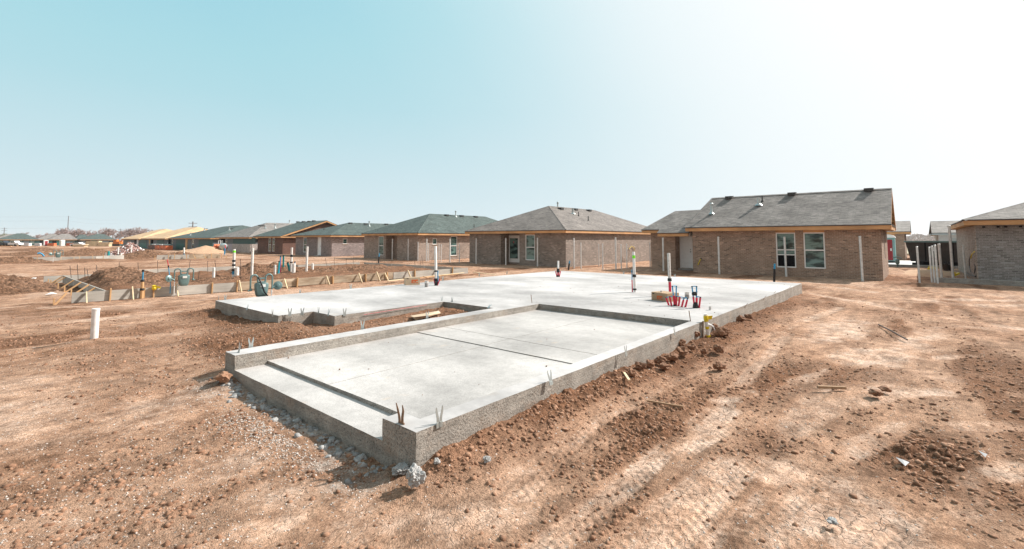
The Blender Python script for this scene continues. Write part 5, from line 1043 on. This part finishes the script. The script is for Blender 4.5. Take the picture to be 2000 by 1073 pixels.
toilet('red and teal portable toilet behind the large brick house\'s right corner', (46.8, -1.30, .03), 'red_door', 'teal_plastic', -HP)
pts = [(53.5, 6), (53.5, -2.35), (64, -2.35), (64, 6)]
hb = house('small grey-roofed brick house showing past the large brick house\'s gable', pts, -.3, 2.5, 'brick_tan', [(0, -1.2, -2.0+.3, .1, 2.1, 'void')]); roof(hb, (53., 64.5, -2.8, 6.4), 2.62, (58.6, -2.8, 3.7), (58.6, 6.4, 3.7), 'shingle_grey', gable=(0, 2)); MB().box(53.45, 53.497, -1.7, .4, 2.1, 2.5).build('sheathing_panel', 'wood_fascia', hb)
pts = [(55.5, -4.7), (55.5, -14), (68, -14), (68, -4.7)]
hc = house('pale house with grey roof and garage door behind the dumpster', pts, -.3, 2.3, 'light_siding', []); roof(hc, (55., 68.5, -14.4, -4.25), 2.5, (60.2, -13.6, 3.68), (60.2, -4.3, 3.68), 'shingle_grey', fascia='garage_grey', gable=(2,)); MB().quad((55.5,-4.7,2.3), (68,-4.7,2.3), (60.2,-4.7,3.5)).build('gable_wall', 'light_siding', hc); g = MB(); g.box(55.44, 55.497, -9.8, -5.6, -.1, 2.0)
gd = g.build('garage_door', 'garage_grey', hc); g = MB()
for z in (.4,.8,1.2,1.6): g.box(55.425, 55.442, -9.75, -5.65, z-.012, z+.012)
g.build('panel_lines', 'pole_grey', gd)
c = Zp(1754, 520, 0); t = thing('water_meter', 'small brass and grey backflow fitting on the street kerb left of the dumpster', 'fitting', (c.x, c.y, 0)); mb = MB(); mb.smooth = True; c = V3((39.6, -2.1, 0)); mb.tube([c, c+V3((0,0,.5))], .05, 8); mb.lathe([(.1,.2),(.13,.3),(.12,.5),(.06,.55)], 10, c); mb.tube([c+V3((0,-.25,.6)), c+V3((0,0,.7)), c+V3((0,.25,.62))], .04, 6); mb.build('fitting_body', 'meter_teal', t)
c = V3((30.5, -4.3, .3)); t = thing('cable_drum', 'black tangle of cable and fittings heaped before the rightmost house', 'cable', c); mb = MB(); mb.smooth = True
for k in range(7):
    a0 = k*.9; mb.tube([c+V3((.12*math.cos(a0+q)*(1+.1*k), .22*math.sin(a0+q), .1+.05*k+.09*math.sin(3*q+k))) for q in np.linspace(0, 6.0, 14)], .022, 6)
mb.lathe([(.16,0),(.2,.1),(.2,.3),(.14,.34)], 12, c); mb.build('coil', 'black_plastic', t)
for px, py, lb in ((1817,526,'yellow scrap on the sand left of the tight post row'), (1827,526.5,'yellow scrap on the sand behind the tight post row'), (1858,526,'yellow scrap beside the tallest post'), (1868,539,'yellow strip on the sand right of the tallest post')):
    c = Zp(px, py, .2); t = thing('plastic_scrap', lb, 'scrap', c); mb = MB(); mb.beam(c-RT*.12+V3((0,0,.02)), c+RT*.12+V3((0,0,.12)), .1, .08); mb.beam(c+V3((0,.05,.05)), c+V3((0,.05,.18)), .08, .05); mb.build('sheet', 'yellow_plastic', t)

# ------------------------------------------------------------------ things before the unfinished houses
def orange_fence(lb, px0, px1, v, z0, z1, m_='orange_mesh', pallets=False):
    a = Zp(px0, 488, -.1); b_ = Zp(px1, 488, -.1); t = thing('brick_pallets' if pallets else 'wrapped_pallets', lb, 'pallets', a); a = Up(px0, 480, U2-1.8); b_ = Up(px1, 480, U2-1.8); n = 5; d = (b_-a)/n
    for k in range(n):
        p = a+d*k; q = a+d*(k+.86); mb = MB(); mb.box(U2-2.6, U2-1.5, min(p.y,q.y), max(p.y,q.y), z0, z1*random.uniform(.85,1.1)); mb.build('brick_stack', m_ if k > 1 else 'brick_red', t); mb = MB(); mb.box(U2-2.55, U2-1.55, min(p.y,q.y)+.1, max(p.y,q.y)-.1, z1*1.1+.002, z1*1.1+.16); mb.build('cover', 'white_cloth' if k % 2 else 'meter_teal', t)
    return t
orange_fence('row of orange and brown brick pallets before the plywood-roofed house', 299, 335, 0, -.4, .75)
t = thing('scaffold', 'white scaffold frames stacked before the grey-wrapped house with pale brick', 'scaffold', (22, 77, 0))
for px0, px1, tp in ((426,430,470),(432,434,470),(427,436,480),(437,441,478)):
    a = Up(px0, 490, 22.6); b_ = Up(px1, 490, 22.6); q = Up(px0, tp, 22.6); mb = MB()
    for yy in (a.y, b_.y): mb.tube([(22.6, yy, -.1), (22.6, yy, q.z)], .05, 6)
    for zz in np.linspace(.2, q.z, 4): mb.tube([(22.6, a.y, zz), (22.6, b_.y, zz)], .04, 6)
    mb.build('frame', 'white_cloth' if px0 < 430 else 'bright_metal', t)
t = thing('barrier_mesh', 'heap of orange safety mesh by the scaffold frames', 'safety mesh', (21.8, 76, 0)); a = Up(421, 488, 21.8); b_ = Up(430, 488, 21.8); mb = MB(); n = 14
for k in range(n): y = b_.y+(a.y-b_.y)*k/n; mb.beam((21.8+.2*math.sin(k*2.1), y, 0), (21.8+.3*math.cos(k*1.7), y+.5, .9+.3*math.sin(k*1.3)), .5, .05)
mb.build('mesh_fold', 'orange_mesh', t)
t = thing('mortar_mixer', 'blue and red mixer frame right of the scaffold frames', 'mixer', (22.2, 74.5, 0)); a = Up(437, 490, 22.2); mb = MB(); mb.smooth = True; mb.lathe([(.25,0),(.55,.3),(.6,.7),(.35,1.0)], 12, (22.2, a.y, .3), (0,.4,1)); mb.build('drum', 'bright_metal', t); mb = MB(); mb.tube([(22.2,a.y-.7,0),(22.2,a.y-.6,1.1),(22.2,a.y+.6,1.1),(22.2,a.y+.7,0)], .05, 6); mb.build('stand', 'red_pipe', t)

# ------------------------------------------------------------------ far row of houses, left
def far_house(lb, pxl, pxr, pxp, v, mat, zr, dpt=14., wall='sheath_dark', zg=-.9, zt_=1.7):
    ul = Vp(pxl, 475, v).x; ur = Vp(pxr, 475, v).x; up = Vp(pxp, 462, v+dpt/2).x
    pts = [(ul+.5, v+dpt), (ul+.5, v+.5), (ur-.5, v+.5), (ur-.5, v+dpt)]; w = (ur-ul)
    h = house(lb, pts, zg-.3, zt_, wall, [(1, ul+w*.15, ul+w*.28, zg+.1, zt_-.2, 'void'), (1, ul+w*.5, ul+w*.58, zg+.8, zt_-.2, 'win'), (1, ul+w*.8, ul+w*.88, zg+.8, zt_-.2, 'win')], name='unfinished_house' if wall != 'stucco_brown' else 'brick_house')
    MB().box(ul+w*.31, ul+w*.46, v+.44, v+.497, zg, zt_-.15).build('sheathing_panel', 'sheath_green', h); MB().box(ul+w*.62, ul+w*.76, v+.44, v+.497, zg, zt_-.15).build('sheathing_panel', 'wrap_grey', h)
    r = roof(h, (ul, ur, v, v+dpt+.5), zt_+.15, (up-1.2, v+dpt/2, zr), (up+1.2, v+dpt/2, zr), mat, fascia='wood_fascia', fh=.25); return r
far_house('distant grey-roofed house peeking behind the first teal roof at the far left', -20, 46, 25, 332, 'shingle_grey', 4.6)
far_house('distant house with pointed dark teal hip roof at the far left', -6, 76, 40, 300, 'shingle_teal', 4.6)
far_house('distant grey-roofed house, middle of the far row, behind the red toilet', 70, 120, 103, 318, 'shingle_grey', 4.5)
far_house('distant wide grey-roofed house behind the blue-grey toilet', 93, 152, 128, 292, 'shingle_grey', 4.5)
far_house('small distant teal-roofed house with yellow trim between two larger roofs', 146, 176, 161, 345, 'shingle_teal', 4.6)
r = far_house('distant house with broad teal hip roof, rightmost of the far row', 156, 226, 196, 285, 'shingle_teal', 4.5, wall='wrap_grey')
def fz(px, py, z=-.65): return Zp(px, py, z)
toilet('distant portable toilet with a red door', fz(89,481), 'red_door', 'white_paint', .2, 1.05); toilet('distant pale blue-grey portable toilet', fz(121,481.5), 'light_siding', 'meter_dial', .3, 1.05)
def stack(lb, px0, px1, py, h, m_, rows=5, zg=-.6):
    a, b_ = fz(px0, py, zg), fz(px1, py, zg); t = thing('lumber_stack', lb, 'lumber', a); mb = MB(); d = (b_-a)
    for k in range(rows):
        s0, s1 = random.uniform(0,.12), random.uniform(.86,1); z = a.z+h*(k+.5)/rows; A_, B_ = a+d*s0, a+d*s1; A_.z = B_.z = z; mb.beam(A_, B_, 1.3, h/rows*.86)
    mb.build('boards', m_, t); mb = MB(); 
    for s in (.2,.8): q = a+d*s; mb.beam(q+V3((0,-.7,.06)), q+V3((0,.7,.06)), .2, .14)
    mb.build('bearers', 'wood_fascia', t); return t
stack('distant long low stack of pale lumber left of the big lumber heap', 143, 171, 483, .9, 'wood_pale', 4); stack('distant tallest stack of pale lumber with boards on top', 168, 196, 482.5, 1.9, 'wood_pale', 7); stack('distant stack of pale lumber, right end of the lumber yard', 193, 217, 482.5, 1.5, 'wood_pale', 6)
def car(lb, px, py, ln, rz, m_, zg=-.65, pickup=False):
    t = thing('parked_car', lb, 'car', (0,0,0)); prof = [(-2.2,.35),(-2.25,.8),(-1.9,.95),(-1.1,1.0),(-.6,1.42),(.8,1.45),(1.5,1.02),(2.15,.9),(2.25,.5),(2.2,.35)] if not pickup else [(-2.7,.5),(-2.7,1.1),(-.4,1.1),(-.3,1.8),(1.0,1.8),(1.5,1.2),(2.6,1.1),(2.7,.5)]
    n = len(prof); mb = MB(); mb.add([(x, -.85, z) for x, z in prof]+[(x, .85, z) for x, z in prof], [list(range(n)), list(range(n, 2*n))[::-1]]+[[k, k+n, (k+1)%n+n, (k+1)%n] for k in range(n)]); mb.build('body', m_, t)
    mb = MB(); wp = [(-.9,1.04),(-.55,1.36),(.75,1.39),(1.3,1.04)] if not pickup else [(-.2,1.15),(-.2,1.7),(.9,1.7),(1.3,1.2)]
    for y in (-.86, .86): mb.add([(x, y+(.01 if y > 0 else -.01), z) for x, z in wp], [[0,1,2,3]])
    mb.build('window', 'glass', t)
    for x in (-1.4, 1.4):
        for y in (-.8, .8): m2 = MB(); m2.smooth = True; m2.lathe([(.2,-.1),(.33,-.1),(.34,.1),(.2,.1)], 14, (x,y,.34), (0,1,0)); m2.build('wheel', 'tyre', t)
    c = fz(px, py, zg); t.location = c; t.rotation_euler = (0,0,rz); t.scale = (ln,)*3; return t
ang = HEAD-HP
car('distant white car left of the lumber yard', 152, 481.5, 1., ang, 'car_white'); car('distant dark truck at the far left edge', 4, 481, 1.15, ang, 'car_dark', pickup=True); car('distant white van right of the dark truck', 26, 481, 1.1, ang, 'car_white', pickup=True); car('distant dark blue and white car left of the plywood-roofed house', 251, 482.5, 1., ang+.4, 'teal_plastic')
for k, (px, w, m_, lb) in enumerate([(54,1.9,'white_cloth','distant white wrapped pallet left of the red-doored toilet'), (74,1.6,'white_cloth','distant white wrapped pallet next to the red-doored toilet'), (101,2.6,'orange_mesh','distant orange brick pallets between the two toilets'), (138,2.6,'orange_mesh','distant orange brick pallets right of the blue-grey toilet')]):
    c = fz(px, 481); t = thing('wrapped_pallet', lb, 'pallet', c); mb = MB(); mb.beam(c-RT*w/2+V3((0,0,.6)), c+RT*w/2+V3((0,0,.6)), 1.1, 1.0); mb.build('load', m_, t); mb = MB(); mb.beam(c-RT*w/2+V3((0,0,.04)), c+RT*w/2+V3((0,0,.04)), 1.2, .12); mb.build('pallet_base', 'wood_stake', t)
c = fz(231, 481.5); t = thing('excavator', 'distant orange earthmover between the far houses and the plywood roofs', 'excavator', c); X = lambda a, b_, z: c + RT*a + V3((FW.x, FW.y, 0))*b_ + V3((0,0,z))
mb = MB(); mb.beam(X(-1.6,0,.45), X(1.6,0,.45), 2.2, .8); mb.build('track', 'machine_dark', t); mb = MB(); mb.beam(X(-1.2,0,1.3), X(1.2,0,1.3), 2., .9); mb.build('body', 'machine_orange', t); mb = MB(); mb.beam(X(-1.4,0,1.9), X(-.3,0,1.9), 1.2, 1.2); mb.build('cab', 'machine_orange', t); mb = MB(); mb.tube([X(.6,0,1.6), X(1.8,0,2.7), X(3.2,0,1.9), X(3.4,0,.8)], [.25,.2,.16,.12], 8); mb.build('boom', 'machine_orange', t); mb = MB(); mb.beam(X(-2.8,0,.9), X(-2.0,0,.9), 2.2, 1.6); mb.build('bucket', 'machine_dark', t)

# ------------------------------------------------------------------ poles, wires, trees
def pole(lb, px, py, top, v, arms=True):
    c = Vp(px, py, v); tp = Vp(px, top, v); t = thing('utility_pole', lb, 'utility pole', (c.x, v, -1)); mb = MB(); mb.tube([(c.x, v, -1.), (c.x, v, tp.z)], [.26,.18], 8); mb.build('pole', 'pole_grey', t)
    if arms:
        mb = MB()
        for dz in (.6, 1.8): mb.beam((c.x-1.3, v, tp.z-dz), (c.x+1.3, v, tp.z-dz), .15, .18)
        mb.build('crossarm', 'pole_grey', t)
    return V3((c.x, v, tp.z))
p1 = pole('tall utility pole standing up from the bare trees at the left', 131, 470, 422, 400, False); p2 = pole('shorter utility pole near the left edge above the far houses', 7, 470, 445, 440); p3 = pole('slim utility pole above the teal-roofed wrapped house', 375.5, 465, 433, 190); p4 = pole('dim utility pole among the bare trees left of the plywood roofs', 234, 470, 447, 430)
for k, (dz, lb) in enumerate(((-.5,'topmost'), (-3.,'middle'), (-7.5,'lowest'))):
    t = thing('power_line', lb+' faint overhead wire crossing the sky at the left', 'power line', p1); pts = []
    for a, b_ in ((p2+V3((-90,20,8)), p1), (p1, p4+V3((0,0,7)))):
        for s in np.linspace(0, 1, 12): q = a.lerp(b_, s); q.z += dz - 2.*s*(1-s)*4*.6; pts.append(q)
    mb = MB(); mb.tube(pts, .022, 4, False); mb.build('wire', 'pole_grey', t)
def bare_tree(seed, H=9., leafy=False):
    r = random.Random(seed); tr = MB(); cr = MB(); tr.smooth = False; root = thing('bare_tree', '', 'tree', (0,0,0))
    def grow(p, d, ln, rad_, lv):
        pts = [p]; q = p; dd = d
        for k in range(3): dd = (dd + V3((r.uniform(-.22,.22), r.uniform(-.22,.22), r.uniform(-.08,.14)))).normalized(); q = q + dd*ln/3; pts.append(q)
        ra = max(rad_, .045); (tr if lv < 2 else cr).tube(pts, [ra, ra*.9, ra*.8, ra*.7], 5 if lv < 2 else 3, False)
        if lv >= 6: return
        n = 3 if lv < 5 else 4
        for k in range(n):
            az = r.uniform(0, 6.28); sp = r.uniform(.35, .95) if lv else r.uniform(.4,.8); a = dd.orthogonal().normalized(); b_ = dd.cross(a); nd = (dd*math.cos(sp) + (a*math.cos(az)+b_*math.sin(az))*math.sin(sp)); nd.z = nd.z*.8+.12
            grow(pts[r.choice((1,2,3)) if lv > 1 else 3 if k else 2], nd.normalized(), ln*r.uniform(.62,.82), rad_*.58, lv+1)
    grow(V3((0,0,-.3)), V3((0,0,1)), H*.24, H*.035, 0)
    if leafy:
        for k in range(2600): d = V3((r.gauss(0,1), r.gauss(0,1), r.gauss(0,.7))); d = d.normalized()*r.random()**.4*H*.36; c = V3((0,0,H*.62))+d; s = .18; a = V3((r.gauss(0,1),r.gauss(0,1),r.gauss(0,1))).normalized()*s; b_ = a.orthogonal(); cr.quad(c-a, c+b_, c+a)
    root['top'] = max(v[2] for v in cr.v); tr.build('trunk', 'bark', root); cr.build('crown', 'leaf_olive' if leafy else 'twig', root); return root
protos = [bare_tree(3), bare_tree(8), bare_tree(15), bare_tree(21)]; first_use = set()
spots = [(50,474,455,'bare tree behind the pointed teal roof at the far left',0,250), (95,473,456,'low bare tree left of the tall utility pole',1,262), (112,473,452,'bare tree hard left of the tall utility pole',2,240), (127,473,446,'bare tree hiding the foot of the tall utility pole',3,235), (140,473,451,'bare tree just right of the tall utility pole',0,258), (157,473,448,'lone bare tree with an open crown above the small teal roof',1,230), (185,473,452,'low bare tree behind the peak of the rightmost far teal roof',2,262),
         (207,473,446,'tall bare tree right of the rightmost far teal roof\'s peak',3,228), (221,473,449,'bare tree left of the dim utility pole',0,246), (243,474,450,'bare tree right of the dim utility pole',1,250), (258,474,446,'bare tree left of the spreading one by the plywood roofs',3,236), (268,474,445,'largest spreading bare tree left of the plywood roofs',2,222), (284,473,447,'bare tree behind the farther plywood roof',0,232), (300,473,450,'low bare tree behind the peak of the farther plywood roof',1,255), (313,473,450,'bare tree between the two plywood roofs',3,250), (172,473,451,'bare tree left of the rightmost far teal roof',2,268), (75,473,459,'small hazy bare tree between the first two far roofs',3,290), (232,474,455,'small bare tree at the foot of the dim utility pole',2,275)]
for px, py, tp, lb, k, dist in spots:
    dist = dist*1.7; d = ray(px, 468.); d.z = 0; d.normalize(); b_ = CAM + d*dist; zg = -1.; ppm = FPX/dist/(FW.dot(d)); zt_ = 1.9 + (468.4-tp)/ppm; hgt = (zt_-zg)
    sc = hgt/protos[k]['top']*1.04
    if k not in first_use: o = protos[k]; first_use.add(k); o.location = (b_.x, b_.y, zg); o.scale = (sc*1.1, sc*1.1, sc)
    else: o = dup(protos[k], (b_.x, b_.y, zg), random.random()*6); o.scale = (sc*random.uniform(1.,1.25),)*2 + (sc,)
    o['label'] = lb; o['group'] = 'bare trees along the far edge of the site'
o = bare_tree(33, 8., True); o.name = 'evergreen_tree'; d = ray(8, 468); d.z = 0; d.normalize(); o.scale = (.85,)*3; o.location = CAM + d*440; o.location.z = -.8; o['label'] = 'single olive green bushy tree above the roofs at the left edge'
# wooded far edge of the plain, right
mb = MB(); rr = random.Random(4)
for k in range(2600):
    px = rr.uniform(1755, 1835); dist = rr.uniform(520, 640); d = ray(px, 468); d.z = 0; d.normalize(); b_ = CAM + d*dist; hh = 4.+3.5*vn(np.array([px*.12]), np.array([0.]), 4)[0]; c = V3((b_.x, b_.y, rr.uniform(0, hh))); s = rr.uniform(.3,.8); a = V3((rr.gauss(0,1), rr.gauss(0,1), rr.gauss(0,1))).normalized()*s; mb.quad(c-a, c+a.orthogonal(), c+a)
mb.build('treeline', 'twig'); tag(bpy.data.objects['treeline'], 'hazy line of trees on the plain beyond the dumpster', 'trees', kind='stuff')
tag(MB().box(75, 700, -120, 40, -.3, .12).build('field', 'dry_field' if 'dry_field' in M else simple('dry_field', (.42,.37,.26), 1, var=.25, scale=.05)), 'dry tan field on the plain beyond the street', 'field', kind='structure')

# ------------------------------------------------------------------ haze, light, sky, camera
HAZE = True
if HAZE:
    m = bpy.data.materials.new('air'); m.use_nodes = True; nt = m.node_tree; nt.nodes.clear(); o = nt.nodes.new('ShaderNodeOutputMaterial'); v = nt.nodes.new('ShaderNodeVolumePrincipled'); v.inputs['Color'].default_value = (.93,.96,1,1); v.inputs['Density'].default_value = .00016; v.inputs['Anisotropy'].default_value = .3; nt.links.new(v.outputs[0], o.inputs['Volume']); M['air'] = m
    tag(MB().box(-4400, 4400, -4400, 4400, -6, 26).build('haze', 'air'), 'thin dusty haze over the site', 'haze', kind='stuff')
SUN_AZ, SUN_EL = rad(-28), rad(38.5)
w = bpy.data.worlds.new('World'); scene.world = w; w.use_nodes = True; nt = w.node_tree; nt.nodes.clear(); wo = nt.nodes.new('ShaderNodeOutputWorld'); bg = nt.nodes.new('ShaderNodeBackground'); nt.links.new(bg.outputs[0], wo.inputs[0])
sky = nt.nodes.new('ShaderNodeTexSky'); sky.sky_type = 'NISHITA'; sky.sun_disc = False; sky.sun_elevation = SUN_EL; sky.sun_rotation = HP - SUN_AZ; sky.air_density = 1.; sky.dust_density = 2.2; sky.ozone_density = 1.
sd = V3((math.cos(SUN_AZ)*math.cos(SUN_EL), math.sin(SUN_AZ)*math.cos(SUN_EL), math.sin(SUN_EL)))
g = nt.nodes.new('ShaderNodeTexCoord'); nz = nt.nodes.new('ShaderNodeVectorMath'); nz.operation = 'NORMALIZE'; nt.links.new(g.outputs['Generated'], nz.inputs[0])
dt = nt.nodes.new('ShaderNodeVectorMath'); dt.operation = 'DOT_PRODUCT'; nt.links.new(nz.outputs[0], dt.inputs[0]); dt.inputs[1].default_value = sd
glow = ramp(nt, dt.outputs['Value'], SKY_GLOW) if 'SKY_GLOW' in globals() else ramp(nt, dt.outputs['Value'], [(.1, 0), (.28, .05), (.42, .15), (.52, .28), (.6, .43), (.7, .65), (.8, .84), (.9, 1.)])
sep = nt.nodes.new('ShaderNodeSeparateXYZ'); nt.links.new(nz.outputs[0], sep.inputs[0]); hz = ramp(nt, sep.outputs['Z'], [(0, 1), (.07, .9), (.26, .46), (.42, .27), (.7, .1)])
tint = mix(nt, 1., sky.outputs[0], (1.6, 2.85, 2.3), 'MULTIPLY')
tint = mix(nt, 1., tint, (4.7, 6.6, 7.2), 'DARKEN'); tint = mix(nt, .8, tint, (2.17, 5.38, 6.33)); c1 = mix(nt, hz, tint, (5.98, 7.11, 7.55)); c2 = mix(nt, glow, c1, (9.19, 9.19, 9.19))
bk = nt.nodes.new('ShaderNodeVectorMath'); bk.operation = 'DOT_PRODUCT'; nt.links.new(nz.outputs[0], bk.inputs[0]); bk.inputs[1].default_value = (-math.cos(HEAD), -math.sin(HEAD), 0)
c3 = mix(nt, ramp(nt, bk.outputs['Value'], [(0, 0), (.35, .75), (.7, .9)]), c2, (5.6, 5.35, 5.0))   # unseen rear sky turned neutral, added to offset the cyan fill light
nt.links.new(c3, bg.inputs[0]); bg.inputs[1].default_value = .075
s = bpy.data.lights.new('sun', 'SUN'); s.energy = 4.7; s.angle = rad(.53); s.color = (1, .94, .86); so = bpy.data.objects.new('sun', s); col.objects.link(so); so.rotation_euler = sd.to_track_quat('Z', 'Y').to_euler()
cam = bpy.data.cameras.new('camera'); co = bpy.data.objects.new('camera', cam); col.objects.link(co); scene.camera = co
cam.sensor_width = 36; cam.lens = FPX/2000*36; cam.shift_y = -(536.5-CY)/2000; cam.clip_start = .05; cam.clip_end = 9000
co.location = CAM
from mathutils import Matrix
co.rotation_euler = Matrix((RT, UPV, -FW)).transposed().to_euler()
scene.view_settings.view_transform = 'Standard'; scene.view_settings.look = 'None'; scene.view_settings.exposure = .62; scene.view_settings.gamma = 1
scene.cycles.max_bounces = 5; scene.cycles.volume_bounces = 1; scene.cycles.use_denoising = True
